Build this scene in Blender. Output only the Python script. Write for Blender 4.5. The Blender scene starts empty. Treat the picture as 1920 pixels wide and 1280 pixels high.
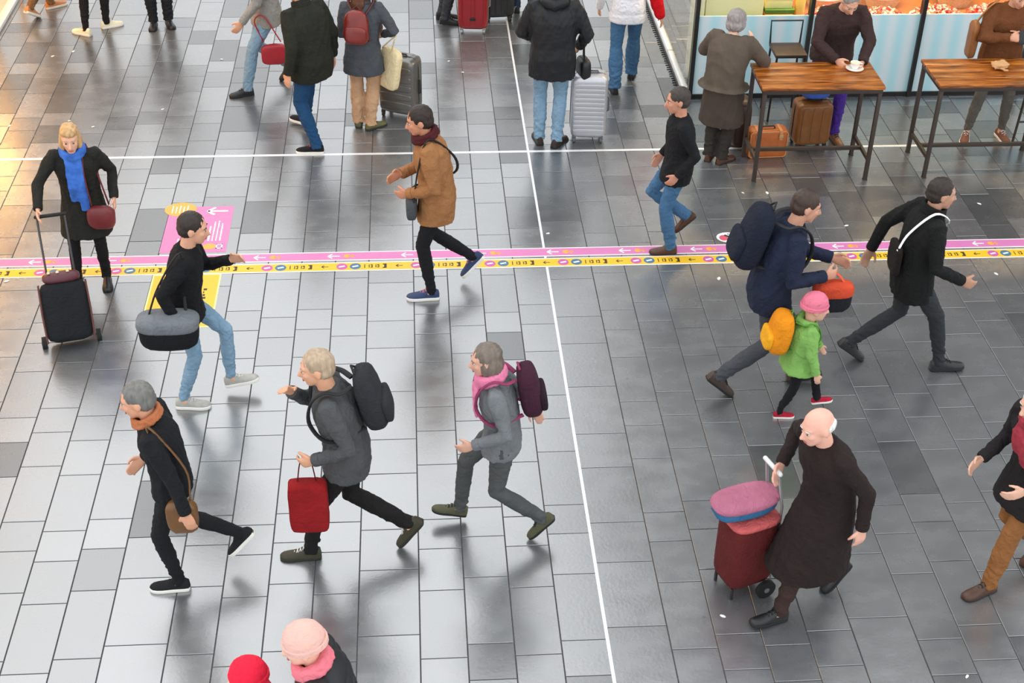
import bpy, bmesh, math, random
import numpy as np
from mathutils import Matrix

# ------------------------------------------------------------------ camera, sky, light, exposure
scene = bpy.context.scene
COL = scene.collection
def rotz(a):
    c, s = math.cos(a), math.sin(a)
    return np.array([[c, -s, 0], [s, c, 0], [0, 0, 1.]])
CAM_LOC = (-1.1523, 0.0, 6.7919)
CAM_PITCH, CAM_ROLL, CAM_YAW = 0.610376, 0.021126, -0.078369      # looking down from the gallery, a hair to the right
cam_data = bpy.data.cameras.new('camera'); cam_data.sensor_width = 36.0; cam_data.lens = 50.006; cam_data.clip_end = 300
cam = bpy.data.objects.new('camera', cam_data); COL.objects.link(cam)
_f = np.array([0, math.cos(CAM_PITCH), -math.sin(CAM_PITCH)]); _r = np.array([1., 0, 0]); _u = np.cross(_r, _f)
_r2 = math.cos(CAM_ROLL) * _r + math.sin(CAM_ROLL) * _u; _u2 = -math.sin(CAM_ROLL) * _r + math.cos(CAM_ROLL) * _u
_M = rotz(CAM_YAW) @ np.stack([_r2, _u2, -_f], 1)
cam.matrix_world = Matrix([list(_M[i]) + [CAM_LOC[i]] for i in range(3)] + [[0, 0, 0, 1]])
scene.camera = cam

world = bpy.data.worlds.new('daylight'); scene.world = world; world.use_nodes = True
world.node_tree.nodes['Background'].inputs[0].default_value = (0.93, 0.97, 1.0, 1)
world.node_tree.nodes['Background'].inputs[1].default_value = 1.72

sd = bpy.data.lights.new('added_soft_sun_offscreen', 'SUN'); sd.energy = 0.7; sd.angle = math.radians(70); sd.color = (1, .99, .97)  # broad weak sun added from above to give the forms some shape
so = bpy.data.objects.new('added_soft_sun_offscreen', sd); COL.objects.link(so); so.location = (0, 8, 20)
so.rotation_euler = (math.radians(-22), math.radians(-14), 0)

vs = scene.view_settings
vs.view_transform = 'Standard'; vs.look = 'None'; vs.gamma = 1.0; vs.use_curve_mapping = False; vs.exposure = 0.0

# ------------------------------------------------------------------ materials
MATS = {}
def nodes_of(name):
    m = bpy.data.materials.new(name); m.use_nodes = True
    nt = m.node_tree; b = nt.nodes['Principled BSDF']
    return m, nt, b
def lin(c):
    return tuple((x / 12.92 if x <= .04045 else ((x + .055) / 1.055) ** 2.4) for x in c)
def hexc(h):
    return lin(tuple(int(h[i:i + 2], 16) / 255 for i in (0, 2, 4)))
def surf(name, col, rough=.8, metal=0., var=.25, scale=9., bump=.25, bscale=220., spec=.5, sheen=0., coat=0., stretch=(1, 1, 1), wr=0.):
    """plain procedural material: colour with soft noise variation and a fine bump"""
    key = name
    if key in MATS: return MATS[key]
    if isinstance(col, str): col = hexc(col)
    m, nt, b = nodes_of(name); N = nt.nodes; L = nt.links
    tc = N.new('ShaderNodeTexCoord'); mp = N.new('ShaderNodeMapping'); mp.inputs['Scale'].default_value = stretch
    L.new(tc.outputs['Object'], mp.inputs[0])
    nz = N.new('ShaderNodeTexNoise'); nz.inputs['Scale'].default_value = scale; nz.inputs['Detail'].default_value = 5
    L.new(mp.outputs[0], nz.inputs['Vector'])
    mx = N.new('ShaderNodeMix'); mx.data_type = 'RGBA'
    mx.inputs[6].default_value = tuple(max(0, c * (1 - var)) for c in col) + (1,)
    mx.inputs[7].default_value = tuple(min(1, c * (1 + var) + .004 * var) for c in col) + (1,)
    L.new(nz.outputs['Fac'], mx.inputs[0]); L.new(mx.outputs[2], b.inputs['Base Color'])
    b.inputs['Roughness'].default_value = rough; b.inputs['Metallic'].default_value = metal
    b.inputs['Specular IOR Level'].default_value = spec
    if sheen: b.inputs['Sheen Weight'].default_value = sheen
    if coat: b.inputs['Coat Weight'].default_value = coat; b.inputs['Coat Roughness'].default_value = .15
    if bump:
        n2 = N.new('ShaderNodeTexNoise'); n2.inputs['Scale'].default_value = bscale; n2.inputs['Detail'].default_value = 2
        L.new(mp.outputs[0], n2.inputs['Vector'])
        bp = N.new('ShaderNodeBump'); bp.inputs['Strength'].default_value = bump; bp.inputs['Distance'].default_value = .002
        L.new(n2.outputs['Fac'], bp.inputs['Height']); L.new(bp.outputs[0], b.inputs['Normal'])
        if wr:                                   # soft creases of worn cloth
            n3 = N.new('ShaderNodeTexNoise'); n3.inputs['Scale'].default_value = 16; n3.inputs['Detail'].default_value = 3; n3.inputs['Distortion'].default_value = 1.4
            L.new(tc.outputs['Object'], n3.inputs['Vector'])
            b3 = N.new('ShaderNodeBump'); b3.inputs['Strength'].default_value = wr; b3.inputs['Distance'].default_value = .03
            L.new(n3.outputs['Fac'], b3.inputs['Height']); L.new(b3.outputs[0], bp.inputs['Normal'])
    MATS[key] = m
    return m
def cloth(name, col, var=.3, scale=7): return surf(name, col, .88, 0, var, scale, .35, 260, .25, 0, wr=.55)
def denim(name, col): return surf(name, col, .85, 0, .28, 11, .4, 320, .2, 0, 0, (1, 1, .5), wr=.7)
def leather(name, col, rough=.42): return surf(name, col, rough, 0, .3, 14, .3, 120, .5)
def hairm(name, col): return surf(name, col, .55, 0, .55, 45, .8, 90, .4, 0, 0, (1, 1, .18))
def skinm(col='d9a183'): return surf('skin_' + col, col, .55, 0, .12, 18, .1, 200, .4)
def plain(name, col, rough=.5, metal=0., spec=.5, coat=0.): return surf(name, col, rough, metal, .06, 6, 0, 100, spec, 0, coat)
def glassm():
    if 'glass' in MATS: return MATS['glass']
    m = bpy.data.materials.new('glass'); m.use_nodes = True; nt = m.node_tree; N = nt.nodes; L = nt.links
    N.remove(N['Principled BSDF']); out = N['Material Output']
    t = N.new('ShaderNodeBsdfTransparent'); t.inputs[0].default_value = (.96, .98, .975, 1)
    g = N.new('ShaderNodeBsdfGlossy'); g.inputs['Roughness'].default_value = .02
    lw = N.new('ShaderNodeLayerWeight'); lw.inputs[0].default_value = .5
    pw = N.new('ShaderNodeMath'); pw.operation = 'POWER'; pw.inputs[1].default_value = 5; L.new(lw.outputs['Facing'], pw.inputs[0])
    f = N.new('ShaderNodeMath'); f.operation = 'MULTIPLY_ADD'; f.inputs[1].default_value = .9; f.inputs[2].default_value = .035; L.new(pw.outputs[0], f.inputs[0])
    mx = N.new('ShaderNodeMixShader'); L.new(f.outputs[0], mx.inputs[0]); L.new(t.outputs[0], mx.inputs[1]); L.new(g.outputs[0], mx.inputs[2])
    L.new(mx.outputs[0], out.inputs[0]); MATS['glass'] = m; return m

# ------------------------------------------------------------------ object helpers
def put(name, me, mat=None, parent=None, loc=None, rot=None, smooth=True):
    o = bpy.data.objects.new(name, me); COL.objects.link(o)
    if mat is not None and not me.materials: me.materials.append(mat)
    if parent is not None: o.parent = parent
    if loc is not None: o.location = tuple(float(v) for v in loc)
    if rot is not None: o.rotation_euler = tuple(float(v) for v in rot)
    return o
def tag(o, label=None, cat=None, group=None, kind=None):
    if label: o['label'] = label
    if cat: o['category'] = cat
    if group: o['group'] = group
    if kind: o['kind'] = kind
    return o
def thing(name, label, cat, loc=(0, 0, 0), rz=0., group=None):
    o = bpy.data.objects.new(name, None); COL.objects.link(o); o.empty_display_size = .1
    o.location = tuple(float(v) for v in loc); o.rotation_euler = (0, 0, rz)
    return tag(o, label, cat, group)
V3 = lambda *a: np.array(a, float)
def nrm(v):
    v = np.asarray(v, float); n = np.linalg.norm(v)
    return v / n if n > 1e-9 else v
UP = V3(0, 0, 1)

class MB:
    """collects closed shapes, then makes one mesh of them"""
    def __init__(s): s.v = []; s.f = []; s.n = 0
    def add(s, v, f):
        v = np.asarray(v, float).reshape(-1, 3)
        s.v.append(v); s.f += [tuple(i + s.n for i in q) for q in f]; s.n += len(v); return s
    def loft(s, rings, cap=True):
        k = len(rings[0]); V = np.concatenate(rings); F = []
        for i in range(len(rings) - 1):
            for j in range(k):
                a = i * k + j; b = i * k + (j + 1) % k
                F.append((a, b, b + k, a + k))
        if cap:
            F.append(tuple(range(k - 1, -1, -1))); F.append(tuple((len(rings) - 1) * k + j for j in range(k)))
        return s.add(V, F)
    def tube(s, pts, rad, n=10, ref=None, flat=1.0, round_ends=False):
        pts = [np.asarray(p, float) for p in pts]
        if np.isscalar(rad): rad = [rad] * len(pts)
        rad = list(rad)
        if round_ends:
            d0 = nrm(pts[0] - pts[1]); d1 = nrm(pts[-1] - pts[-2])
            pts = [pts[0] + d0 * rad[0] * .85, pts[0] + d0 * rad[0] * .5] + pts + [pts[-1] + d1 * rad[-1] * .5, pts[-1] + d1 * rad[-1] * .85]
            rad = [rad[0] * .4, rad[0] * .82] + rad + [rad[-1] * .82, rad[-1] * .4]
        rings = []; u = None
        for i, p in enumerate(pts):
            t = nrm((pts[min(i + 1, len(pts) - 1)] - pts[max(i - 1, 0)]))
            if u is None:
                r = ref if ref is not None else (UP if abs(t[2]) < .9 else V3(1, 0, 0))
                u = nrm(r - t * np.dot(r, t))
            else: u = nrm(u - t * np.dot(u, t))
            w = np.cross(t, u)
            rings.append(ring(p, u, w, rad[i] * flat, rad[i], n))
        return s.loft(rings)
    def ell(s, c, ax, n=14, m=9):
        """ellipsoid; ax = 3 axis vectors already scaled to the radii"""
        ax = np.array(ax, float); rings = []
        th = np.arange(n) * 2 * math.pi / n
        for i in range(1, m):
            p = math.pi * i / m
            rings.append(np.asarray(c) + np.outer(np.cos(th) * math.sin(p), ax[0]) + np.outer(np.sin(th) * math.sin(p), ax[1]) - math.cos(p) * ax[2])
        k = n; V = np.concatenate(rings + [[np.asarray(c) - ax[2]], [np.asarray(c) + ax[2]]]); F = []
        for i in range(len(rings) - 1):
            for j in range(k):
                a = i * k + j; b = i * k + (j + 1) % k; F.append((a, b, b + k, a + k))
        lo = len(rings) * k; hi = lo + 1; t = (len(rings) - 1) * k
        for j in range(k):
            F.append(((j + 1) % k, j, lo)); F.append((t + j, t + (j + 1) % k, hi))
        return s.add(V, F)
    def box(s, c, ax):
        """box; ax = 3 half-extent vectors"""
        ax = np.array(ax, float)
        V = [np.asarray(c) + ax[0] * i + ax[1] * j + ax[2] * k for i in (-1, 1) for j in (-1, 1) for k in (-1, 1)]
        return s.add(V, [(0, 1, 3, 2), (4, 6, 7, 5), (0, 4, 5, 1), (2, 3, 7, 6), (0, 2, 6, 4), (1, 5, 7, 3)])
    def bx(s, x0, x1, y0, y1, z0, z1):
        return s.box(((x0 + x1) / 2, (y0 + y1) / 2, (z0 + z1) / 2), ((abs(x1 - x0) / 2, 0, 0), (0, abs(y1 - y0) / 2, 0), (0, 0, abs(z1 - z0) / 2)))
    def prism(s, poly, z0, z1):
        n = len(poly); V = [(p[0], p[1], z0) for p in poly] + [(p[0], p[1], z1) for p in poly]
        F = [tuple(range(n - 1, -1, -1)), tuple(range(n, 2 * n))] + [(i, (i + 1) % n, n + (i + 1) % n, n + i) for i in range(n)]
        return s.add(V, F)
    def mesh(s, name='m', smooth=True, bevel=0., segs=2, fix=False):
        me = bpy.data.meshes.new(name); me.from_pydata(np.concatenate(s.v).tolist(), [], s.f)
        if bevel or fix:
            bm = bmesh.new(); bm.from_mesh(me)
            bmesh.ops.recalc_face_normals(bm, faces=bm.faces)
            if bevel: bmesh.ops.bevel(bm, geom=[e for e in bm.edges if e.is_manifold and e.calc_face_angle(0) > .5], offset=bevel, segments=segs, profile=.5, affect='EDGES', clamp_overlap=True)
            bm.to_mesh(me); bm.free()
        if smooth:
            me.shade_smooth()
            if hasattr(me, 'set_sharp_from_angle'): me.set_sharp_from_angle(angle=math.radians(48))
        return me
    def build(s, name, mat, parent=None, loc=None, rot=None, **k): return put(name, s.mesh(name, **k), mat, parent, loc, rot)

def ring(c, u, w, ru, rw, n=16, e=2.0):
    t = np.arange(n) * 2 * math.pi / n
    cu = np.sign(np.cos(t)) * np.abs(np.cos(t)) ** (2 / e); su = np.sign(np.sin(t)) * np.abs(np.sin(t)) ** (2 / e)
    return np.asarray(c, float) + np.outer(cu * ru, u) + np.outer(su * rw, w)

def curve(pts, n=5):
    """smooth line through the points"""
    p = [np.asarray(q, float) for q in pts]; p = [2 * p[0] - p[1]] + p + [2 * p[-1] - p[-2]]; out = []
    for i in range(1, len(p) - 2):
        for j in range(n):
            t = j / n; a, b, c, d = p[i - 1], p[i], p[i + 1], p[i + 2]
            out.append(.5 * (2 * b + (c - a) * t + (2 * a - 5 * b + 4 * c - d) * t * t + (3 * b - a - 3 * c + d) * t ** 3))
    return out + [p[-2]]
TMP = bpy.data.scenes.new('workbench')
def remesh(me, vox, sm=3, fac=.5, ratio=None):
    """weld overlapping shapes into one continuous surface"""
    o = bpy.data.objects.new('t', me); TMP.collection.objects.link(o)
    m = o.modifiers.new('r', 'REMESH'); m.mode = 'VOXEL'; m.voxel_size = vox; m.use_smooth_shade = True
    if sm: s = o.modifiers.new('s', 'SMOOTH'); s.iterations = sm; s.factor = fac
    if ratio: d = o.modifiers.new('d', 'DECIMATE'); d.ratio = ratio
    vl = TMP.view_layers[0]; vl.update()
    out = bpy.data.meshes.new_from_object(o.evaluated_get(vl.depsgraph))
    bpy.data.objects.remove(o); bpy.data.meshes.remove(me)
    out.shade_smooth()
    return out
def displace(me, fn):
    n = len(me.vertices); co = np.empty(n * 3); me.vertices.foreach_get('co', co); co = co.reshape(-1, 3)
    no = np.empty(n * 3); me.vertex_normals.foreach_get('vector', no); no = no.reshape(-1, 3)
    co = co + no * fn(co)[:, None]; me.vertices.foreach_set('co', co.ravel()); me.update()
def folds(co, scale, seed, aniso=(1, 1, .55)):
    r = np.random.RandomState(seed); p = co * np.array(aniso) * scale; o = np.zeros(len(co))
    for i in range(5):
        d = nrm(r.normal(size=3)); e = nrm(r.normal(size=3))
        a = np.sin(p @ d * (1 + i * .45) + r.rand() * 6.3 + 1.6 * np.sin(p @ e * .7 + r.rand() * 6.3))
        o += (1 - 2 * np.abs(a) ** .7) / (1 + .35 * i)
    return o / 3
# ------------------------------------------------------------------ people
def ik(a, t, l1, l2, pole):
    a = np.asarray(a, float); t = np.asarray(t, float); d = t - a; D = np.linalg.norm(d)
    D2 = min(max(D, abs(l1 - l2) + .01), (l1 + l2) * .995); dn = nrm(d); t = a + dn * D2
    x = (l1 * l1 - l2 * l2 + D2 * D2) / (2 * D2); h = math.sqrt(max(l1 * l1 - x * x, 0))
    p = nrm(np.asarray(pole) - dn * np.dot(pole, dn))
    return a + dn * x + p * h, t
def rot_axis(v, ax, ang):
    ax = nrm(ax); c, s = math.cos(ang), math.sin(ang)
    return v * c + np.cross(ax, v) * s + ax * np.dot(ax, v) * (1 - c)
D2R = math.pi / 180
def skeleton(x, y, hd, H, feet, lean=3, hunch=6, side=0, twist=0, head=(0, 8), hands=(None, None), poles=(None, None), drop=0., palms=(None, None), points=(None, None)):
    """joints of a posed figure. feet: (x, y, yaw relative to heading, toe-down pitch, lift) left then right"""
    k = H / 1.75; S = {}; S['k'] = k; S['H'] = H
    F = V3(math.cos(hd * D2R), math.sin(hd * D2R), 0); L = V3(-F[1], F[0], 0); S['F'], S['L'] = F, L
    sole = .03 * k
    ank = []; S['foot'] = []
    for (fx, fy, yaw, pit, lift) in feet:
        a = (hd + yaw) * D2R; p = pit * D2R
        bz = (.2 * k * math.sin(p) if p > 0 else .065 * k * math.sin(-p)) + lift
        fx_ = nrm(V3(math.cos(a) * math.cos(p), math.sin(a) * math.cos(p), -math.sin(p))); fy_ = V3(-math.sin(a), math.cos(a), 0); fz_ = np.cross(fx_, fy_)
        base = V3(fx, fy, bz); S['foot'].append((base, fx_, fy_, fz_)); ank.append(base + fz_ * .095 * k)
    th, sh = .246 * H, .246 * H
    hw = .052 * H; hz = .532 * H - drop
    for _ in range(60):
        hips = [V3(x, y, hz) + L * hw, V3(x, y, hz) - L * hw]
        if all(np.linalg.norm(hips[i] - ank[i]) <= (th + sh) * .992 for i in (0, 1)): break
        hz -= .006
    P = V3(x, y, hz); S['P'] = P; S['hips'] = hips; S['ank'] = ank; S['knee'] = []
    for i in (0, 1):
        kn, _ = ik(hips[i], ank[i], th, sh, F + L * (.12 if i == 0 else -.12)); S['knee'].append(kn)
    S1 = rot_axis(UP, L, lean * D2R); S1 = rot_axis(S1, F, side * D2R)
    S2 = rot_axis(S1, L, hunch * D2R)
    Fc = rot_axis(F, UP, twist * D2R); Lc = np.cross(S2, Fc); Lc = nrm(Lc); Fc = np.cross(Lc, S2)
    S.update(S1=S1, S2=S2, Fc=Fc, Lc=Lc)
    W = P + S1 * .13 * H; nb = W + S2 * .165 * H; S['W'] = W; S['nb'] = nb; S['chest'] = W + S2 * .085 * H
    S['sh'] = [nb - S2 * .022 * H + Lc * .104 * H, nb - S2 * .022 * H - Lc * .104 * H]
    ua, fa = .172 * H, .15 * H; S['elb'] = []; S['wri'] = []; S['hand'] = []
    for i in (0, 1):
        sg = 1 if i == 0 else -1
        h = hands[i]
        if h is None: h = (.03, sg * .30 * k, hz - .06 * k)
        tgt = V3(x, y, 0) + F * h[0] + L * h[1] + UP * h[2]
        pole = poles[i]
        pole = (-F * .9 + L * sg * .35 - UP * .15) if pole is None else F * pole[0] + L * pole[1] + UP * pole[2]
        e, w = ik(S['sh'][i], tgt, ua, fa, pole); S['elb'].append(e); S['wri'].append(w)
        d = nrm(w - e)
        if points[i] is not None: d = nrm(F * points[i][0] + L * points[i][1] + UP * points[i][2])
        n = -L * sg
        if palms[i] is not None: n = F * palms[i][0] + L * palms[i][1] + UP * palms[i][2]
        n = nrm(n - d * np.dot(n, d)); S['hand'].append((w, d, n, w + d * .075 * k + n * .02 * k))
    hy, hp = head
    Fh = rot_axis(F, UP, (hy + twist * .6) * D2R); Lh = V3(-Fh[1], Fh[0], 0); Fh = rot_axis(Fh, Lh, hp * D2R); Uh = np.cross(Fh, Lh)
    neck = nrm(S2 + Fh * .25)
    hk = min(1.12, k ** .5 * 1.02) if H > 1.3 else .9
    hc = nb + neck * .055 * k + Uh * .105 * hk + Fh * .012 * hk
    S.update(Fh=Fh, Lh=Lh, Uh=Uh, hc=hc, hk=hk)
    return S

def hand_shapes(mb, S, i, curl=.5):
    w, d, n, _ = S['hand'][i]; k = S['k']; sg = 1 if i == 0 else -1
    side = np.cross(d, n) * (-1 if i == 0 else 1)          # towards the thumb
    mb.loft([ring(w - d * .02 * k, side, n, .027 * k, .020 * k, 10), ring(w + d * .012 * k, side, n, .030 * k, .018 * k, 10),
             ring(w + d * .05 * k, side, n, .041 * k, .0165 * k, 10, 2.6), ring(w + d * .088 * k, side, n, .042 * k, .0145 * k, 10, 2.8), ring(w + d * .1 * k, side, n, .036 * k, .010 * k, 10, 2.6)])
    for q, (off, ln) in enumerate(((.030, .072), (.010, .082), (-.011, .076), (-.031, .06))):
        p = w + d * .086 * k + side * off * k; dd = d.copy(); pts = [p - d * .02 * k, p]; a = 0
        for sgm, fr in enumerate((.42, .32, .26)):
            a = curl * (.55, .75, .6)[sgm]
            dd = nrm(dd * math.cos(a) + n * math.sin(a) - dd * 0)
            nn = nrm(n - dd * np.dot(n, dd)); p = p + dd * ln * fr * k; pts.append(p)
        mb.tube(pts, [.0105 * k, .0105 * k, .0098 * k, .009 * k, .0075 * k], 8, round_ends=True)
    t0 = w + d * .025 * k + side * .03 * k
    t1 = t0 + nrm(side * .8 + d * .75 + n * .25) * .036 * k; t2 = t1 + nrm(side * .25 + d + n * .55) * .03 * k; t3 = t2 + nrm(d * .9 + n * .8) * .024 * k
    mb.tube([t0 - side * .012 * k, t0, t1, t2, t3], [.014 * k, .015 * k, .0125 * k, .011 * k, .0085 * k], 8, round_ends=True)

def body_mesh(S, curls, b=1.):
    k = S['k']; mb = MB(); H = S['H']
    P, W, nb, F, L, Fc, Lc, S1, S2 = (S[q] for q in ('P', 'W', 'nb', 'F', 'L', 'Fc', 'Lc', 'S1', 'S2'))
    R = []
    for c, f, l, w, d in ((P - S1 * .07 * k, F, L, .12, .09), (P, F, L, .165, .115), (P + S1 * .1 * k, F, L, .15, .105), (W, Fc, Lc, .135, .1), (W + S2 * .1 * k, Fc, Lc, .155, .11), (W + S2 * .19 * k, Fc, Lc, .17, .11), (nb - S2 * .035 * k, Fc, Lc, .14, .08), (nb, Fc, Lc, .07, .065)):
        R.append(ring(c, f, l, d * k * b * .9, w * k * b * .9, 18, 2.3))
    mb.loft(R)
    hc, Fh, Lh, Uh, hk = (S[q] for q in ('hc', 'Fh', 'Lh', 'Uh', 'hk'))
    mb.tube([nb - S2 * .05 * k, nb + S2 * .01 * k, hc - Uh * .05 * hk - Fh * .02 * hk], [.068 * k, .058 * k, .054 * hk], 14)
    E = lambda f, l, u, rf, rl, ru: mb.ell(hc + Fh * f * hk + Lh * l * hk + Uh * u * hk, (Fh * rf * hk, Lh * rl * hk, Uh * ru * hk))
    E(-.012, 0, .022, .098, .077, .097); E(.03, 0, -.035, .066, .060, .082); E(.052, 0, -.092, .036, .036, .028)
    E(.06, 0, .028, .032, .056, .022); E(.058, .034, -.02, .03, .026, .028); E(.058, -.034, -.02, .03, .026, .028)
    q = lambda f, l, u: hc + (Fh * f + Lh * l + Uh * u) * hk
    mb.tube([q(.082, 0, .018), q(.098, 0, -.008), q(.113, 0, -.034), q(.094, 0, -.042)], [.009 * hk, .011 * hk, .0155 * hk, .013 * hk], 8, round_ends=True)
    E(.083, 0, -.066, .016, .024, .011)
    for s in (1, -1):
        mb.ell(q(-.012, .079 * s, -.006), (Fh * .02 * hk, nrm(Lh * s + Fh * -.35) * .011 * hk, Uh * .034 * hk), 10, 7)
    for i in (0, 1):
        a, e, w = S['sh'][i], S['elb'][i], S['wri'][i]
        mb.tube([a + Lc * (-.05 if i == 0 else .05) * k, a, a * .5 + e * .5, e, e * .6 + w * .4, w], [x_ * k * b for x_ in (.036, .042, .042, .038, .037, .026)], 12)
        hand_shapes(mb, S, i, curls[i])
        h, kn, an = S['hips'][i], S['knee'][i], S['ank'][i]
        base, fx, fy, fz = S['foot'][i]
        mb.tube([h + UP * .03 * k, h, h * .5 + kn * .5, kn, kn * .6 + an * .4, an], [x_ * k * b for x_ in (.06, .074, .062, .045, .044, .031)], 14)
        mb.tube([an - fz * .03 * k, an - fz * .055 * k + fx * .06 * k, an - fz * .07 * k + fx * .14 * k], [.036 * k, .034 * k, .024 * k], 10, round_ends=True)
    return remesh(mb.mesh('body', smooth=False), .0085, 2, .4, .3)

def spine(S, s):
    """centre and axes at s metres (for a 1.75 m figure) above the pelvis joint"""
    k = S['k']; h1 = .13 * 1.75
    if s <= 0:
        km = (S['knee'][0] + S['knee'][1]) / 2; d = nrm(km - S['P']); d = nrm(d + V3(0, 0, -1.2))
        return S['P'] + d * (-s) * k, S['F'], S['L']
    if s <= h1: t = s / h1; return S['P'] + S['S1'] * s * k, nrm(S['F'] * (1 - t) + S['Fc'] * t), nrm(S['L'] * (1 - t) + S['Lc'] * t)
    return S['W'] + S['S2'] * (s - h1) * k, S['Fc'], S['Lc']
PROFILE = [(-.1, .195, .15), (0, .192, .148), (.1, .178, .138), (.22, .185, .14), (.34, .2, .143), (.42, .195, .13), (.465, .165, .112), (.505, .1, .092), (.535, .078, .08)]
def jacket_mesh(S, hem=.12, fit=1., flare=.0, sleeve=1., cuff=1., seed=0, amp=.009, quilt=0., stride=0., short=0.):
    k = S['k']; mb = MB(); R = []
    prof = list(PROFILE)
    prof = [p for p in prof if p[0] >= 0]
    low = []
    n = max(2, int(hem / .09) + 1)
    for i in range(n, 0, -1):
        t = i / n; low.append((-hem * t, .194 + flare * t, .15 + flare * t * .9 + stride * t))
    for s, w, d in low + prof:
        c, f, l = spine(S, s); R.append(ring(c, f, l, d * fit * k, w * fit * k, 22, 2.35))
    mb.loft(R)
    for i in (0, 1):
        sg = 1 if i == 0 else -1
        a, e, w = S['sh'][i], S['elb'][i], S['wri'][i]
        end = w - nrm(w - e) * .012 * k
        if short: end = e * (1 - short) + w * short
        g = sleeve
        mb.tube([a - S['Lc'] * sg * .08 * k, a - S['S2'] * .006 * k, a * .72 + e * .28, a * .3 + e * .7, e, e * .6 + end * .4, end], [x_ * k * g for x_ in (.06, .074, .07, .062, .059, .054, .046 * cuff)], 14)
    me = remesh(mb.mesh('jacket', smooth=False), .0125, 4, .5)
    zmid = S['P'][2]
    def fn(co):
        o = folds(co, 26, seed) * amp + folds(co, 60, seed + 7) * amp * .25
        if quilt: o = o * .5 + (np.abs(np.sin(math.pi * (co[:, 2] - zmid) / quilt)) ** .5 - .75) * .014
        return o
    displace(me, fn); return me
def trouser_mesh(S, fit=1., hem=1., seed=0, amp=.007, cut=.0):
    k = S['k']; mb = MB(); R = []
    for s, w, d in ((-.11, .12, .1), (-.06, .165, .13), (0, .172, .132), (.06, .165, .126), (.12, .15, .115)):
        c, f, l = spine(S, s); R.append(ring(c, f, l, d * k * (.5 + .5 * fit) * .93, w * k * (.5 + .5 * fit) * .93, 20, 2.2))
    mb.loft(R)
    for i in (0, 1):
        h, kn, an = S['hips'][i], S['knee'][i], S['ank'][i]
        base, fx, fy, fz = S['foot'][i]
        end = an - fz * (.045 - cut) * k
        mb.tube([h + UP * .02 * k, h - UP * .03 * k, h * .6 + kn * .4, kn, kn * .55 + an * .45, an * .9 + kn * .1, end], [max(x_, m_) * k for x_, m_ in zip((.085 * fit, .1 * fit, .088 * fit, .07 * fit, .066 * fit * hem, .056 * fit * hem, .058 * fit * hem), (.08, .09, .078, .062, .06, .05, .048))], 14)
    me = remesh(mb.mesh('trousers', smooth=False), .0115, 3, .5)
    an = np.array(S['ank'])
    def fn(co):
        low = np.exp(-((co[:, 2] - .16 * k) / (.12 * k)) ** 2)
        return folds(co, 30, seed, (.8, .8, 1.1)) * amp * (.7 + 1.3 * low) + folds(co, 75, seed + 3, (.5, .5, 1.3)) * amp * .4
    displace(me, fn); return me

SHOE = {}
def shoe_meshes(kind):
    if kind in SHOE: return SHOE[kind]
    prof = [(-.068, .016, .050), (-.062, .030, .082), (-.035, .036, .098), (.005, .037, .1), (.045, .039, .092), (.08, .043, .076), (.115, .047, .062), (.15, .047, .054), (.182, .040, .047), (.2, .026, .038), (.207, .012, .03)]
    th = {'sneaker': .028, 'leather': .016, 'boot': .02}[kind]
    up = MB(); R = []
    for x, w, h in prof:
        if kind == 'leather' and x > .05: h *= .92; w *= .92
        a = np.linspace(0, math.pi, 11); y = np.cos(a) * w; z = th * .6 + np.abs(np.sin(a)) ** .8 * (h - th * .6)
        top = np.stack([np.full(11, x), y, z], 1); bot = np.stack([np.full(5, x), np.linspace(-w, w, 7)[1:-1], np.full(5, th * .5)], 1)
        R.append(np.concatenate([top, bot]))
    up.loft(R)
    if kind == 'boot': up.tube([(-.012, 0, .07), (-.012, 0, .13), (-.01, 0, .2)], [.046, .047, .051], 14)
    so = MB(); pl = []
    for x, w, h in prof: pl.append((x, w + .004))
    poly = [(x, w) for x, w in pl] + [(x, -w) for x, w in reversed(pl)]
    so.prism(poly, 0, th)
    la = MB()
    for j in range(4):
        x = .045 + j * .021; w = .024 - .002 * j; z = .095 - .0125 * j - j * j * .0002
        la.tube([(x - .006, -w, z - .008), (x, 0, z + .004), (x + .006, w, z - .008)], .0032, 6)
        la.tube([(x + .006, -w, z - .008), (x, 0, z + .0045), (x - .006, w, z - .008)], .003, 6)
    SHOE[kind] = (up, so, la); return SHOE[kind]
def shoe(root, S, i, kind, mats, origin):
    k = S['k']; base, fx, fy, fz = S['foot'][i]; A = np.stack([fx, fy, fz], 1)
    def tr(mb):
        m = MB(); m.add((np.concatenate(mb.v) * k) @ A.T + base - origin, mb.f); return m
    up, so, la = shoe_meshes(kind)
    o = tr(up).build('shoe', mats[0], root, fix=True)
    s_ = tr(so).build('sole', mats[1], o, bevel=.004 * k)
    if len(mats) > 2 and mats[2]: tr(la).build('laces', mats[2], o, fix=True)
    return o

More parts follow.
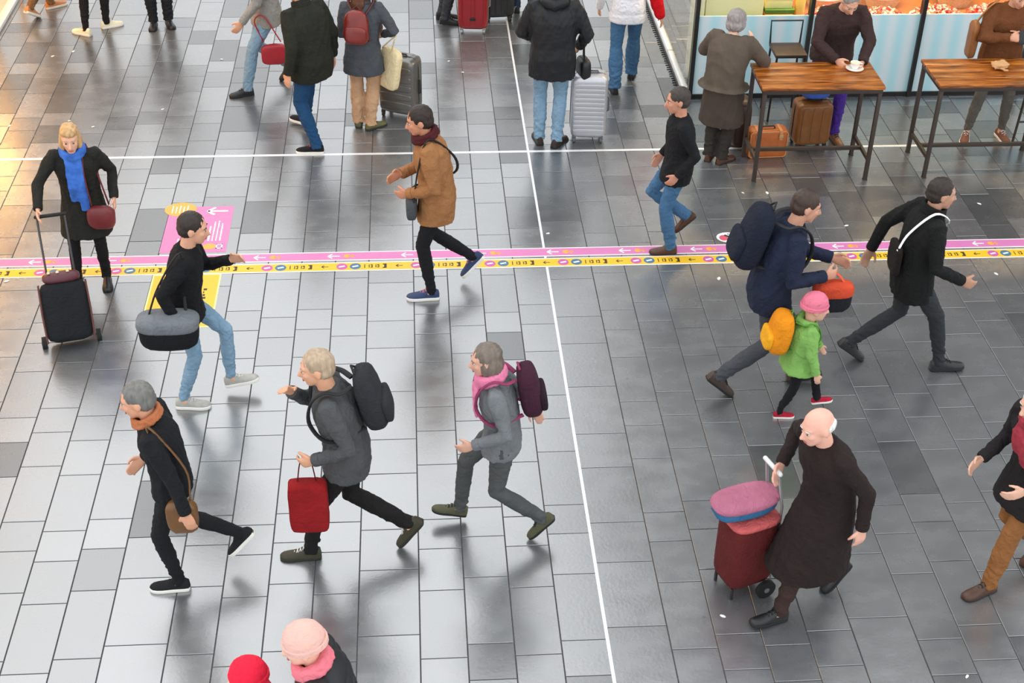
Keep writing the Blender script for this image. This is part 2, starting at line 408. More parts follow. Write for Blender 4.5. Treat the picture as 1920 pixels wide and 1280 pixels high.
def hair_mesh(S, style, seed=1):
    hc, F, L, U, hk = (S[q] for q in ('hc', 'Fh', 'Lh', 'Uh', 'hk')); mb = MB()
    q = lambda f, l, u: hc + (F * f + L * l + U * u) * hk
    E = lambda f, l, u, rf, rl, ru: mb.ell(q(f, l, u), (F * rf * hk, L * rl * hk, U * ru * hk), 18, 12)
    amp = .006; fr = 80
    E(-.022, 0, .036, .102, .086, .094); E(-.045, 0, -.01, .075, .081, .075)
    if style == 'short': pass
    elif style == 'balding': mb = MB(); E(-.045, 0, -.0, .075, .083, .055)
    elif style == 'bob':
        E(-.03, .055, -.04, .075, .04, .1); E(-.03, -.055, -.04, .075, .04, .1); E(-.06, 0, -.05, .06, .08, .1); amp = .006
    elif style == 'curly':
        E(-.03, .0, .03, .112, .1, .1); E(-.055, 0, -.05, .07, .095, .07); E(-.02, .07, -.02, .06, .035, .07); E(-.02, -.07, -.02, .06, .035, .07); amp = .011; fr = 85
    elif style == 'long':
        mb.tube([q(-.05, 0, .02), q(-.085, 0, -.06), q(-.1, 0, -.15), q(-.11, .0, -.25), q(-.115, .0, -.36)], [.08 * hk, .085 * hk, .085 * hk, .075 * hk, .03 * hk], 14, ref=F, flat=.55)
        E(-.02, .07, -.05, .055, .03, .1); E(-.02, -.07, -.05, .055, .03, .1); amp = .007; fr = 55
    elif style == 'loose':
        E(-.015, .07, -.06, .055, .032, .11); E(-.015, -.07, -.06, .055, .032, .11); E(-.05, 0, -.08, .06, .09, .1); E(.02, 0, .075, .07, .075, .05); amp = .009; fr = 60
    elif style == 'ponytail':
        mb.tube([q(-.1, 0, .05), q(-.15, 0, .03), q(-.165, 0, -.06), q(-.15, 0, -.16)], [.03 * hk, .035 * hk, .035 * hk, .012 * hk], 10)
    me = remesh(mb.mesh('hair', smooth=False), .009, 3, .5)
    displace(me, lambda co: folds(co, fr, seed, (1, 1, .35)) * amp)
    return me
def hat_parts(root, S, mat, origin, pom=None):
    hc, F, L, U, hk = (S[q] for q in ('hc', 'Fh', 'Lh', 'Uh', 'hk'))
    q = lambda f, l, u: hc + (F * f + L * l + U * u) * hk - origin
    mb = MB(); mb.ell(q(-.018, 0, .05), (F * .112 * hk, L * .094 * hk, U * .098 * hk), 22, 14)
    me = mb.mesh('hat'); displace(me, lambda co: np.abs(np.sin(np.arctan2((co - q(0, 0, 0)) @ L, (co - q(0, 0, 0)) @ F) * 22)) * .003)
    o = put('hat', me, mat, root)
    a = np.linspace(0, 2 * math.pi, 25)[:-1]; R = []
    for (rs, u) in ((1.0, -.002), (1.07, .002), (1.08, .03), (1.0, .036)):
        R.append(np.array([q(-.018 + math.cos(t) * .112 * rs, math.sin(t) * .096 * rs, .008 + u - .02 * -math.cos(t) * .3) for t in a]))
    MB().loft(R, cap=False).build('hat_cuff', mat, o, fix=True)
    if pom is not None: m2 = MB(); m2.ell(q(-.03, 0, .165), (F * .035, L * .035, U * .035)); m2.build('pompom', pom, o)
    return o
def face_parts(root, S, origin, hair_col, lip='b5655a'):
    hc, F, L, U, hk = (S[q] for q in ('hc', 'Fh', 'Lh', 'Uh', 'hk'))
    q = lambda f, l, u: hc + (F * f + L * l + U * u) * hk - origin
    wh = plain('eye_white', 'bdb2a8', .4); ir = plain('iris', '33241a', .25)
    for s in (1, -1):
        e = MB(); e.ell(q(.0765, .031 * s, .004), (F * .012 * hk, L * .0125 * hk, U * .0065 * hk), 10, 7); eo = e.build('eye', wh, root)
        e = MB(); e.ell(q(.0855, .031 * s, .004), (F * .004 * hk, L * .0078 * hk, U * .0068 * hk), 8, 6); e.build('iris', ir, eo)
        b = MB(); b.tube([q(.088, .014 * s, .024), q(.09, .032 * s, .031), q(.076, .05 * s, .024)], [.0025, .0032, .002], 6); b.build('eyebrow', hairm('brow_' + hair_col, hair_col), root)
    m = MB(); m.ell(q(.0955, 0, -.063), (F * .006 * hk, L * .024 * hk, U * .0045 * hk), 10, 6); m.ell(q(.0945, 0, -.071), (F * .006 * hk, L * .02 * hk, U * .005 * hk), 10, 6)
    m.build('lips', plain('lips_' + lip, lip, .45), root)
def scarf_part(root, S, mat, origin, ends=.3, thick=.034, amp=.006, seed=3):
    nb, Fc, Lc, S2, k = (S[q] for q in ('nb', 'Fc', 'Lc', 'S2', 'k')); mb = MB()
    a = np.linspace(0, 2 * math.pi, 19)
    for dz, r in ((.02, .088), (.05, .082)):
        pts = [nb + Fc * (math.cos(t) * r * 1.1 + .012) * k + Lc * math.sin(t) * r * 1.1 * k + S2 * (dz - .02 * math.cos(t)) * k for t in a]
        mb.tube(pts, thick * k, 10)
    if ends:
        for s, ln in ((1, ends), (-1, ends * .8)):
            c = nb + Fc * .1 * k + Lc * .04 * s * k; d = nrm(-S2 + Fc * .12)
            mb.tube([c, c + d * ln * .3 + Fc * .04 * k, c + d * ln * .7 + Fc * .045 * k, c + d * ln + Fc * .04 * k], [.04 * k, .048 * k, .05 * k, .046 * k], 10, ref=Fc, flat=.4)
    me = remesh(mb.mesh('scarf', smooth=False), .009, 2); displace(me, lambda co: folds(co, 50, seed) * amp)
    for v in me.vertices: v.co = v.co - _mv(origin)
    return put('scarf', me, mat, root)
from mathutils import Vector
_mv = lambda a: Vector([float(t) for t in a])
def shift(me, origin):
    n = len(me.vertices); co = np.empty(n * 3); me.vertices.foreach_get('co', co)
    co = co.reshape(-1, 3) - origin; me.vertices.foreach_set('co', co.ravel()); me.update(); return me

PEOPLE = {}
def person(key, label, S, skin='d9a183', hair=('short', '3a2a20'), top=None, topkw=None, legs=None, legkw=None, shoes=('sneaker', None), curls=(.45, .45), build=1., hat=None, scarf=None, face=True, collar=None, group=None, name='person'):
    """top-level figure: body + garments as parts"""
    o_ = np.array([S['P'][0], S['P'][1], 0.])
    root = thing(name, label, 'person', o_, 0, group)
    put('body', shift(body_mesh(S, curls, build), o_), skinm(skin), root)
    tk = dict(topkw or {}); nm = tk.pop('name', 'jacket')
    jk = put(nm, shift(jacket_mesh(S, **tk), o_), top, root)
    lk = dict(legkw or {}); ln = lk.pop('name', 'trousers')
    put(ln, shift(trouser_mesh(S, **lk), o_), legs, root)
    for i in (0, 1): shoe(root, S, i, shoes[0], shoes[1], o_)
    if not tk.get('short'):
        for i in (0, 1):
            w_, d_ = S['wri'][i], nrm(S['wri'][i] - S['elb'][i]); k_ = S['k']; g_ = tk.get('sleeve', 1.) * tk.get('cuff', 1.)
            MB().tube([w_ - d_ * .05 * k_ - o_, w_ - d_ * .012 * k_ - o_, w_ + d_ * .004 * k_ - o_], [.044 * g_ * k_, .0445 * g_ * k_, .041 * g_ * k_], 16).build('cuff', top, jk, fix=True)
    if hat is not None: hat_parts(root, S, hat[0], o_, hat[1])
    if hair is not None: put('hair', shift(hair_mesh(S, hair[0], len(label)), o_), hairm('hair_' + hair[1], hair[1]), root)
    if face: face_parts(root, S, o_, (hair[1] if hair else '4a382c'))
    k = S['k']
    if collar is not None:                     # stand-up collar or thrown-back hood
        cm, kind = collar; mb = MB(); nb, Fc, Lc, S2 = (S[q] for q in ('nb', 'Fc', 'Lc', 'S2'))
        if kind == 'hood':
            mb.tube([nb + Fc * .075 * k + Lc * .06 * k + S2 * .015 * k, nb + Lc * .115 * k + S2 * .03 * k, nb - Fc * .085 * k + Lc * .09 * k + S2 * .025 * k, nb - Fc * .13 * k - S2 * .0 * k, nb - Fc * .085 * k - Lc * .09 * k + S2 * .025 * k, nb - Lc * .115 * k + S2 * .03 * k, nb + Fc * .075 * k - Lc * .06 * k + S2 * .015 * k], [.025 * k, .042 * k, .052 * k, .06 * k, .052 * k, .042 * k, .025 * k], 12)
            me = remesh(mb.mesh('hood', smooth=False), .011, 3); displace(me, lambda co: folds(co, 40, 5) * .005); put('hood', shift(me, o_), cm, jk)
        else:
            a = np.linspace(0, 2 * math.pi, 23)[:-1]; R = []
            for r, z in ((.082, .0), (.1, .0), (.092, .06), (.08, .064), (.074, .04)):
                R.append(np.array([nb + Fc * (math.cos(t) * r + .008) * k + Lc * math.sin(t) * r * k + S2 * (z - .012 * math.cos(t)) * k for t in a]) - o_)
            MB().loft(R, cap=False).build('collar', cm, jk, fix=True)
    if scarf is not None: scarf_part(root, S, scarf[0], o_, *scarf[1:])
    PEOPLE[key] = (root, S); return root, S, jk
# ------------------------------------------------------------------ the hall floor: slate slabs in columns of 30 and 40 cm
def slate():
    m, nt, b = nodes_of('slate'); N = nt.nodes; L = nt.links
    tc = N.new('ShaderNodeTexCoord'); geo = N.new('ShaderNodeNewGeometry')
    at = N.new('ShaderNodeAttribute'); at.attribute_name = 'tone'
    oi = N.new('ShaderNodeObjectInfo')
    mul = N.new('ShaderNodeMath'); mul.operation = 'MULTIPLY'; sp = N.new('ShaderNodeSeparateColor'); L.new(oi.outputs['Color'], sp.inputs[0])
    L.new(at.outputs['Fac'], mul.inputs[0]); L.new(sp.outputs[0], mul.inputs[1])
    n1 = N.new('ShaderNodeTexNoise'); n1.inputs['Scale'].default_value = 2.3; n1.inputs['Detail'].default_value = 6
    mp = N.new('ShaderNodeMapping'); mp.inputs['Scale'].default_value = (1.6, 2.4, 1)
    L.new(geo.outputs['Position'], mp.inputs[0]); L.new(mp.outputs[0], n1.inputs['Vector'])
    n2 = N.new('ShaderNodeTexNoise'); n2.inputs['Scale'].default_value = 40; n2.inputs['Detail'].default_value = 4; L.new(geo.outputs['Position'], n2.inputs['Vector'])
    mx = N.new('ShaderNodeMix'); mx.data_type = 'RGBA'; mx.inputs[6].default_value = (.075, .078, .082, 1); mx.inputs[7].default_value = (.13, .135, .141, 1)
    L.new(n1.outputs['Fac'], mx.inputs[0])
    mm = N.new('ShaderNodeMix'); mm.data_type = 'RGBA'; mm.blend_type = 'MULTIPLY'; mm.inputs[0].default_value = 1
    L.new(mx.outputs[2], mm.inputs[6]); L.new(mul.outputs[0], mm.inputs[7])
    # chewing gum spots and scuffs worn into the stone
    vo = N.new('ShaderNodeTexVoronoi'); vo.inputs['Scale'].default_value = 1.7; L.new(geo.outputs['Position'], vo.inputs['Vector'])
    rp = N.new('ShaderNodeValToRGB'); rp.color_ramp.elements[0].position = .018; rp.color_ramp.elements[1].position = .03
    rp.color_ramp.elements[0].color = (.35, .35, .34, 1); rp.color_ramp.elements[1].color = (1, 1, 1, 1); L.new(vo.outputs['Distance'], rp.inputs[0])
    m3 = N.new('ShaderNodeMix'); m3.data_type = 'RGBA'; m3.blend_type = 'MULTIPLY'; m3.inputs[0].default_value = 1
    L.new(mm.outputs[2], m3.inputs[6]); L.new(rp.outputs[0], m3.inputs[7]); L.new(m3.outputs[2], b.inputs['Base Color'])
    mr = N.new('ShaderNodeMapRange'); mr.inputs[1].default_value = .3; mr.inputs[2].default_value = .7; mr.inputs[3].default_value = .23; mr.inputs[4].default_value = .3
    L.new(n1.outputs['Fac'], mr.inputs[0])
    L.new(mr.outputs[0], b.inputs['Roughness'])
    # honed slabs shine more, cleft (darker) slabs less
    io = N.new('ShaderNodeMapRange'); io.inputs[1].default_value = .5; io.inputs[2].default_value = 1.2; io.inputs[3].default_value = 2.0; io.inputs[4].default_value = 3.8
    L.new(mul.outputs[0], io.inputs[0]); L.new(io.outputs[0], b.inputs['IOR'])
    bp = N.new('ShaderNodeBump'); bp.inputs['Strength'].default_value = .12; bp.inputs['Distance'].default_value = .004
    L.new(n2.outputs['Fac'], bp.inputs['Height']); L.new(bp.outputs[0], b.inputs['Normal'])
    return m
SLATE = slate()
GROUT = surf('grout', (.06, .06, .063), .9, 0, .3, 30, 0)
X0, X1, Y0, Y1 = -9.6, 9.6, 3.0, 21.0
floor = put('floor', MB().bx(X0, X1, Y0, Y1, -.06, -.0045).mesh('floor', smooth=False), GROUT)
tag(floor, 'grey slate slab floor of the concourse laid in staggered columns', 'floor', kind='structure')
rng = random.Random(11)
def joints(start, steps, lo, hi):
    per = sum(steps); y = start - per * math.ceil((start - lo) / per); out = []; i = 0
    while y < hi + 1: out.append(y); y += steps[i % len(steps)]; i += 1
    return out
tiles = []
for m_ in range(-6, 6):
    xb = 1.6 * m_
    cols = [(xb, xb + .4, joints(6.43, [.6, .4, .6, .4, .6], Y0, Y1))]
    for c in range(4):
        a = (c % 2 == 0) != (m_ == -2)
        cols.append((xb + .4 + .3 * c, xb + .7 + .3 * c, joints(6.22 if a else 6.33, [.6, .4, .3], Y0, Y1)))
    for xa, xc, js in cols:
        for ya, yc in zip(js[:-1], js[1:]):
            ya_, yc_ = max(ya, Y0), min(yc, Y1)
            if yc_ - ya_ > .05: tiles.append((xa, xc, ya_, yc_))
def in_view(t):
    x, y = (t[0] + t[1]) / 2, (t[2] + t[3]) / 2
    return 5.7 < y < 17.5 and -3.9 - (y - 6.16) * .2232 < x < 2.75 + (y - 5.83) * .369
near = sorted([t for t in tiles if in_view(t)], key=lambda t: t[2] + t[3])[:300]
nearset = set(near)
G = .0035
def slab_rings(w, l, cx, cy):
    q = lambda z, g: np.array([(cx - w / 2 + g, cy - l / 2 + g, z), (cx + w / 2 - g, cy - l / 2 + g, z), (cx + w / 2 - g, cy + l / 2 - g, z), (cx - w / 2 + g, cy + l / 2 - g, z)])
    return [q(-.012, G), q(-.0018, G), q(0, G + .0018)]
def tone_for(y, r):
    t = 1.0 + (r.random() - .5) * .12
    u = r.random()
    p = .03 if y < 10.8 else (.10 if y < 12.9 else .24)
    if u < p: t *= .56 + .14 * r.random()
    elif u < p * 2.2: t *= .8
    return t
def set_tone(me, vals):
    at = me.attributes.new('tone', 'FLOAT', 'FACE'); at.data.foreach_set('value', vals)
slabs = {}
for t in near:
    w, l = round(t[1] - t[0], 3), round(t[3] - t[2], 3)
    if (w, l) not in slabs:
        mb = MB(); mb.loft(slab_rings(w, l, 0, 0)); me = mb.mesh('slab', smooth=False); set_tone(me, [1.] * len(me.polygons)); me.materials.append(SLATE); slabs[(w, l)] = me
    o = put('tile', slabs[(w, l)], None, floor, ((t[0] + t[1]) / 2, (t[2] + t[3]) / 2, 0))
    v = tone_for(t[2], rng); o.color = (v, v, v, 1)
mb = MB(); tv = []
for t in tiles:
    if t in nearset: continue
    mb.loft(slab_rings(t[1] - t[0], t[3] - t[2], (t[0] + t[1]) / 2, (t[2] + t[3]) / 2)); tv += [tone_for(t[2], rng)] * 10
me = mb.mesh('far_tiles', smooth=False); set_tone(me, tv); me.materials.append(SLATE)
ft = put('tile_field', me, None, floor); ft['kind'] = 'stuff'

steel = surf('white_inlay', (.8, .81, .82), .35, .2, .15, 12, 0)
tag(MB().bx(-.011, .011, Y0, 17.9, -.004, .0010).build('trim_1', steel, smooth=False), 'thin white inlaid strip running along the floor away from the gallery', 'floor strip', kind='structure')
tag(MB().bx(-6.05, 1.78, 13.06, 13.1, -.004, .0005).bx(1.78, 9.4, 13.06, 13.1, -.004, .0005).build('trim_2', steel, smooth=False), 'white inlaid strip crossing the concourse floor from side to side', 'floor strip', kind='structure')

# ------------------------------------------------------------------ floor guide tapes and stickers
PINK = plain('sticker_pink', 'cf78ad', .45); YEL = plain('sticker_yellow', 'e6b823', .45); WHT = plain('print_white', 'f4f2f0', .5); DRK = plain('print_dark', '3a3222', .6)
BLU = plain('print_blue', '3f6f8f', .5); MAG = plain('print_magenta', 'c0569f', .5); ORG = plain('print_orange', 'eda648', .5); RED = plain('print_red', 'd2566a', .5)
def disc(mb, cx, cy, rx, ry, z0, z1, n=24):
    mb.prism([(cx + rx * math.cos(2 * math.pi * i / n), cy + ry * math.sin(2 * math.pi * i / n)) for i in range(n)], z0, z1); return mb
def arrow(mb, x, y, s, th, z0, z1):
    """arrow pointing towards -x, s = length"""
    mb.bx(x, x + s, y - th / 2, y + th / 2, z0, z1)
    for q in (1, -1):
        a = V3(x - .01 * s, y, 0); b = V3(x + .36 * s, y + q * .36 * s, 0); d = nrm(b - a); w = V3(-d[1], d[0], 0) * th / 2
        mb.prism([tuple((a - w)[:2]), tuple((b - w)[:2]), tuple((b + w)[:2]), tuple((a + w)[:2])] if q > 0 else [tuple((a - w)[:2]), tuple((b - w)[:2]), tuple((b + w)[:2]), tuple((a + w)[:2])], z0, z1)
    return mb
ZT = .0012
def tape(name, label, y0, y1, mat):
    r = thing(name, label, 'floor tape', (0, (y0 + y1) / 2, 0))
    MB().bx(-7.5, 7.5, -(y1 - y0) / 2, (y1 - y0) / 2, .0002, ZT).build('tape_border', plain('tape_edge', 'f3e6e6' if 'pink' in name else 'f6ecb4', .5), r, smooth=False)
    MB().bx(-7.5, 7.5, -(y1 - y0) / 2 + .014, (y1 - y0) / 2 - .014, .0006, ZT + .0006).build('tape_face', mat, r, smooth=False)
    return r
tp = tape('pink_floor_tape', 'pink floor tape printed with white arrows, along the yellow tape', 11.015, 11.165, PINK)
ty = tape('yellow_floor_tape', 'yellow floor tape with round pink and blue symbols, along the pink tape', 10.835, 10.985, YEL)
Z0, Z1 = ZT + .0002, ZT + .0012
parts_pink = [arrow(MB(), 0, 0, .105, .013, Z0, Z1).mesh('arrow', smooth=False), disc(MB(), 0, 0, .03, .03, Z0, Z1).bx(.012, .07, -.006, .006, Z0, Z1).bx(.045, .058, -.03, .02, Z0, Z1).mesh('icon', smooth=False)]
GL4 = [MB() for _ in range(4)]
for (a, b, c, d) in ((0, .008, -.03, .03), (.04, .048, -.026, .026), (.055, .075, -.026, -.014), (.055, .075, .012, .026), (.066, .075, -.026, .026), (.1, .108, -.024, .026), (.114, .134, -.024, -.012), (.114, .134, .01, .026), (.126, .134, -.024, .026), (.165, .2, .02, .036), (.178, .2, -.036, .036), (.165, .186, -.036, -.02)): GL4[0 if a < .02 else 1 if a < .09 else 2 if a < .15 else 3].bx(a, b, c, d, Z0, Z1)
parts_yel = [arrow(MB(), 0, 0, .06, .009, Z0, Z1).mesh('arrow', smooth=False), disc(MB(), 0, 0, .05, .05, Z0, Z1).mesh('symbol', smooth=False), disc(MB(), 0, 0, .05, .05, Z0, Z1).mesh('symbol', smooth=False),
             MB().box((0, 0, Z1 + .0003), ((.026, .008, 0), (-.003, .009, 0), (0, 0, .0005))).mesh('mark', smooth=False)] + [g_.mesh('letter', smooth=False) for g_ in GL4]
for i in range(-8, 9):
    x = -.64 + .665 * i
    put('arrow', parts_pink[0], WHT, tp, (x, 0, 0)); put('icon', parts_pink[1], ORG, tp, (x + .17, 0, 0))
    put('arrow', parts_yel[0], DRK, ty, (x - .05, 0, 0))
    o = put('symbol', parts_yel[1], MAG, ty, (x + .13, 0, 0)); put('mark', parts_yel[3], WHT, o)
    o = put('symbol', parts_yel[2], BLU, ty, (x + .25, 0, 0)); put('mark', parts_yel[3], WHT, o)
    [put('letter', g_, DRK, ty, (x + .33, 0, 0)) for g_ in parts_yel[4:]]
# pink sign
r = thing('floor_sign', 'pink rectangular floor sticker with a white arrow and an orange oval', 'floor sticker', (-3.2, 11.625, 0))
MB().bx(-.3, .3, -.42, .42, .0002, .0012).build('sign_face', PINK, r, smooth=False)
disc(MB(), -.2, .37, .15, .13, .0014, .0022, 36).build('oval_badge', ORG, r, smooth=False)
for j in range(5): MB().bx(-.28 + j * .035, -.27 + j * .035, .3, .44 - .02 * (j % 2), .0024, .003).build('text_line', WHT, r, smooth=False)
arrow(MB(), .06, .33, .19, .026, .0014, .0022).build('arrow', WHT, r, smooth=False)
rr = random.Random(5)
for j, (x, y0, y1, w) in enumerate(((.12, -.22, .05, .018), (.155, -.22, .12, .014), (.19, -.22, .14, .014), (.225, -.22, .1, .014), (-.12, -.1, .18, .026), (-.075, -.02, .2, .014), (.03, -.38, .16, .02), (-.155, -.36, -.2, .014))):
    m_ = MB(); y = y0
    while y < y1:
        l = .012 + rr.random() * .022; m_.bx(x - w / 2, x + w / 2 * (.4 + .6 * rr.random()), y, y + l, .0014, .0022); y += l + .006
    m_.build('text_line', WHT, r, smooth=False)
disc(MB(), .14, -.32, .06, .05, .0014, .0022).build('icon', ORG, r, smooth=False); MB().bx(.2, .26, -.36, -.345, .0014, .0022).bx(.2, .212, -.36, -.28, .0014, .0022).bx(.248, .26, -.36, -.28, .0014, .0022).bx(.2, .26, -.29, -.28, .0014, .0022).build('icon', WHT, r, smooth=False)
# yellow sign
r = thing('floor_sign', 'yellow rectangular floor sticker with dark round symbols below the tapes', 'floor sticker', (-3.2, 10.415, 0))
MB().bx(-.3, .3, -.42, .42, .0002, .0012).build('sign_border', plain('pale_yellow', 'f6e9a0', .5), r, smooth=False); MB().bx(-.285, .285, -.405, .405, .0008, .0018).build('sign_face', YEL, r, smooth=False)
for x, y, mt in ((-.17, .3, plain('print_navy', '22303a', .5)), (-.17, .17, plain('print_plum', '5a3050', .5))):
    o = disc(MB(), x, y, .05, .05, .002, .0028).build('symbol', mt, r, smooth=False); MB().box((x, y, .0032), ((.008, .03, 0), (-.01, .004, 0), (0, 0, .0005))).build('mark', WHT, o, smooth=False)
for j in range(7): MB().bx(.17, .2 - .01 * (j % 3), -.12 + .045 * j, -.12 + .045 * j + .03, .002, .0028).build('letter', DRK, r, smooth=False)
# round sticker
r = thing('floor_sign', 'small round white and red floor sticker beside the pink tape', 'floor sticker', (1.74, 11.29, 0))
disc(MB(), 0, 0, .11, .09, .0002, .0012, 30).build('sign_face', WHT, r, smooth=False)
disc(MB(), -.045, -.01, .04, .05, .0014, .002).build('print', RED, r, smooth=False); disc(MB(), .06, .0, .035, .045, .0014, .002).build('print', RED, r, smooth=False); MB().box((.01, .01, .0017), ((.04, -.03, 0), (.008, .012, 0), (0, 0, .0004))).bx(.0, .02, .05, .065, .0014, .002).build('print', DRK, r, smooth=False)

# ------------------------------------------------------------------ sweet shop on the right: glass front on Y=14.28, glass side on X=1.84
def striped():
    m, nt, b = nodes_of('striped_panel'); N = nt.nodes; L = nt.links
    tc = N.new('ShaderNodeTexCoord'); w = N.new('ShaderNodeTexWave'); w.wave_type = 'BANDS'; w.bands_direction = 'X'; w.inputs['Scale'].default_value = 1.55; w.inputs['Distortion'].default_value = 0
    L.new(tc.outputs['Object'], w.inputs['Vector'])
    r = N.new('ShaderNodeValToRGB'); r.color_ramp.elements[0].color = (*hexc('b4dfe8'), 1); r.color_ramp.elements[1].color = (*hexc('d3e3e8'), 1); r.color_ramp.elements[0].position = .05; r.color_ramp.elements[1].position = .95
    L.new(w.outputs['Fac'], r.inputs[0]); L.new(r.outputs[0], b.inputs['Base Color']); b.inputs['Roughness'].default_value = .3
    return m
STRIPE = striped(); BLACK = surf('black_metal', (.02, .019, .018), .4, .3, .2, 10, 0); GL = glassm()
FACADE = surf('facade_render', (.15, .14, .13), .75, 0, .15, 1.2, .3, 30)
XS = [1.88, 3.12, 4.35, 5.58, 6.81, 8.04, 9.27]
tag(MB().bx(1.9, 9.4, 14.27, 14.33, 0, .05).bx(1.9, 9.4, 14.25, 14.37, 2.6, 3.25).build('trim_3', BLACK, smooth=False), 'dark sill and head rail of the shop front', 'rail', kind='structure')
for i in range(6):
    p = thing('window_%d' % (i + 1), 'shop front bay with pale blue striped lower panel and clear glass', 'window', (XS[i], 14.3, 0)); p['kind'] = 'structure'
    w = XS[i + 1] - XS[i]
    MB().bx(.0, w, -.012, .012, .05, .95).build('striped_panel', STRIPE, p, smooth=False)
    MB().bx(.02, w - .02, -.005, .005, .95, 2.6).build('pane', GL, p, smooth=False)
    MB().bx(-.022, .022, -.05, .04, 0, 3.0).build('mullion', BLACK if i else surf('corner_post', (.045, .045, .045), .3, .6, .2, 8, 0), p, smooth=False)
side = thing('window_7', 'clear glass side wall of the sweet shop on a white rail', 'window', (1.84, 14.3, 0)); side['kind'] = 'structure'
WR = surf('white_rail', (.82, .82, .81), .4, 0, .1, 14, 0)
for j in range(6):
    MB().bx(-.03, .035, j * 1.1 + .02, j * 1.1 + 1.09, 0, .09).build('rail', WR, side, bevel=.006)
    MB().bx(-.004, .004, j * 1.1 + .006, j * 1.1 + 1.094, .09, 3.0).build('pane', GL, side, smooth=False)
m_ = MB(); rr = random.Random(3)
for j in range(90): y = .15 + j * .06; m_.box((-.055, y, .004), ((.018 + rr.random() * .012, 0, 0), (.004, .004, 0), (0, 0, .004)))
m_.bx(-.048, -.032, 0, 6.6, 0, .03).build('brush_seal', BLACK, side, smooth=False)
tag(MB().bx(1.84, 9.6, 14.25, 14.65, 3.25, 12).bx(1.84, 2.24, 14.65, 20.9, 3.0, 12).build('wall_right', FACADE, smooth=False), 'tall grey brown building front above the sweet shop', 'wall', kind='structure')
tag(MB().bx(1.88, 9.6, 18.6, 18.8, 0, 3.25).build('wall_shop_back', surf('cream_wall', 'e4dfd0', .7, 0, .08, 3, 0), smooth=False), 'cream back wall inside the sweet shop', 'wall', kind='structure')
tag(MB().bx(9.45, 9.6, 14.36, 18.6, 0, 3.0).build('wall_shop_end', MATS['cream_wall'], smooth=False), 'cream end wall inside the sweet shop', 'wall', kind='structure')
tag(MB().bx(1.9, 9.6, 14.36, 18.6, 3.0, 3.2).build('ceiling', surf('shop_ceiling', (.58, .57, .55), .8, 0, .1, 3, 0), smooth=False), 'pale ceiling of the sweet shop', 'ceiling', kind='structure')
def shop_light(name, x, y, z, sx, sy, power, col):
    """a shop's own ceiling light, above the picture"""
    ld = bpy.data.lights.new(name, 'AREA'); ld.shape = 'RECTANGLE'; ld.size = sx; ld.size_y = sy; ld.energy = power; ld.color = hexc(col)
    lo = bpy.data.objects.new(name, ld); COL.objects.link(lo); lo.location = (x, y, z); return lo
for i, x in enumerate((2.6, 4.4, 6.2)): shop_light('sweet_shop_ceiling_%d_offscreen' % (i + 1), x, 14.68, 2.92, 1.4, .35, 80, 'ffd9a0')

# shop goods right behind the glass
YC = surf('yellow_cabinet', 'f3e6ae', .5, 0, .1, 2, 0)
r = thing('shop_cabinet', 'pale yellow cabinet behind the shop glass near the corner post', 'cabinet', (2.3, 14.75, 0))
MB().bx(-.3, .33, -.3, .25, 0, 1.65).build('body', YC, r, bevel=.012); MB().bx(-.355, -.31, -.31, .25, 0, 1.65).build('side_panel', surf('yellow_edge', 'f8eec4', .5, 0, .06, 2, 0), r, bevel=.006); MB().bx(-.3, .33, -.312, -.302, .1, 1.6).build('door', YC, r, bevel=.004)
r = thing('display_counter', 'wooden display counter carrying the sweets behind the glass', 'counter', (4.6, 15.0, 0))
WD = surf('counter_wood', 'a8683a', .5, 0, .3, 5, .2, 60, .5, 0, 0, (.15, 1, 1))
MB().bx(-1.5, 4.6, -.55, .5, 0, .74).build('base', WD, r, bevel=.01); MB().bx(-1.52, 4.62, -.6, .52, .74, .78).build('top', WD, r, bevel=.006); MB().bx(-1.52, 4.62, -.62, -.6, .72, .83).build('edge_strip', WD, r, bevel=.003)
r = thing('goods_shelf', 'low shelf for stacked boxes beside the yellow cabinet', 'shelf', (2.86, 14.75, 0)); MB().bx(-.18, .2, -.28, .3, .0, .8).build('body', surf('dark_shelf', (.03, .025, .02), .6, 0, .2, 5, 0), r, bevel=.008); MB().bx(-.19, .21, -.29, .31, .8, .84).build('top', WD, r, bevel=.006)
for (x, y, z, w, d, h, c, lb) in ((2.83, 14.7, .84, .15, .2, .035, 'e08a3c', 'flat orange box at the bottom of the stack in the shop'), (2.84, 14.72, .875, .16, .2, .05, '4f7d2a', 'green crate between the orange and cream boxes'), (2.83, 14.73, .925, .15, .17, .12, 'f2e6a4', 'cream cardboard box on top of the green crate')):
    r = thing('goods_box', lb, 'box', (x, y, z)); mt = surf('box_' + c, c, .6, 0, .1, 6, 0); MB().bx(-w, w, -d, d, 0, h * .8).build('body', mt, r, bevel=.004); MB().bx(-w - .004, w + .004, -d - .004, d + .004, h * .72, h).build('lid', mt, r, bevel=.004)
r = thing('paper_bag', 'yellow paper bag standing beside the sweets in the shop', 'bag', (3.02 + .06, 14.62, .78 - .78 + .78)); m_ = MB(); m_.loft([ring((.0, 0, z), V3(1, 0, 0), V3(0, 1, 0), a, b_, 14, 4) for z, a, b_ in ((0, .05, .04), (.12, .052, .04), (.22, .058, .03), (.3, .062, .012))]); m_.build('bag_body', surf('paper_yellow', 'efc860', .7, 0, .15, 20, .3, 60), r)
SWEET = [surf('sweet_' + c, c, .35, 0, .2, 30, 0, 100, .6) for c in ('c8362c', 'e88a8a', 'f3d9c8', 'd96a3a', 'a01f28', 'f0b0a8')]
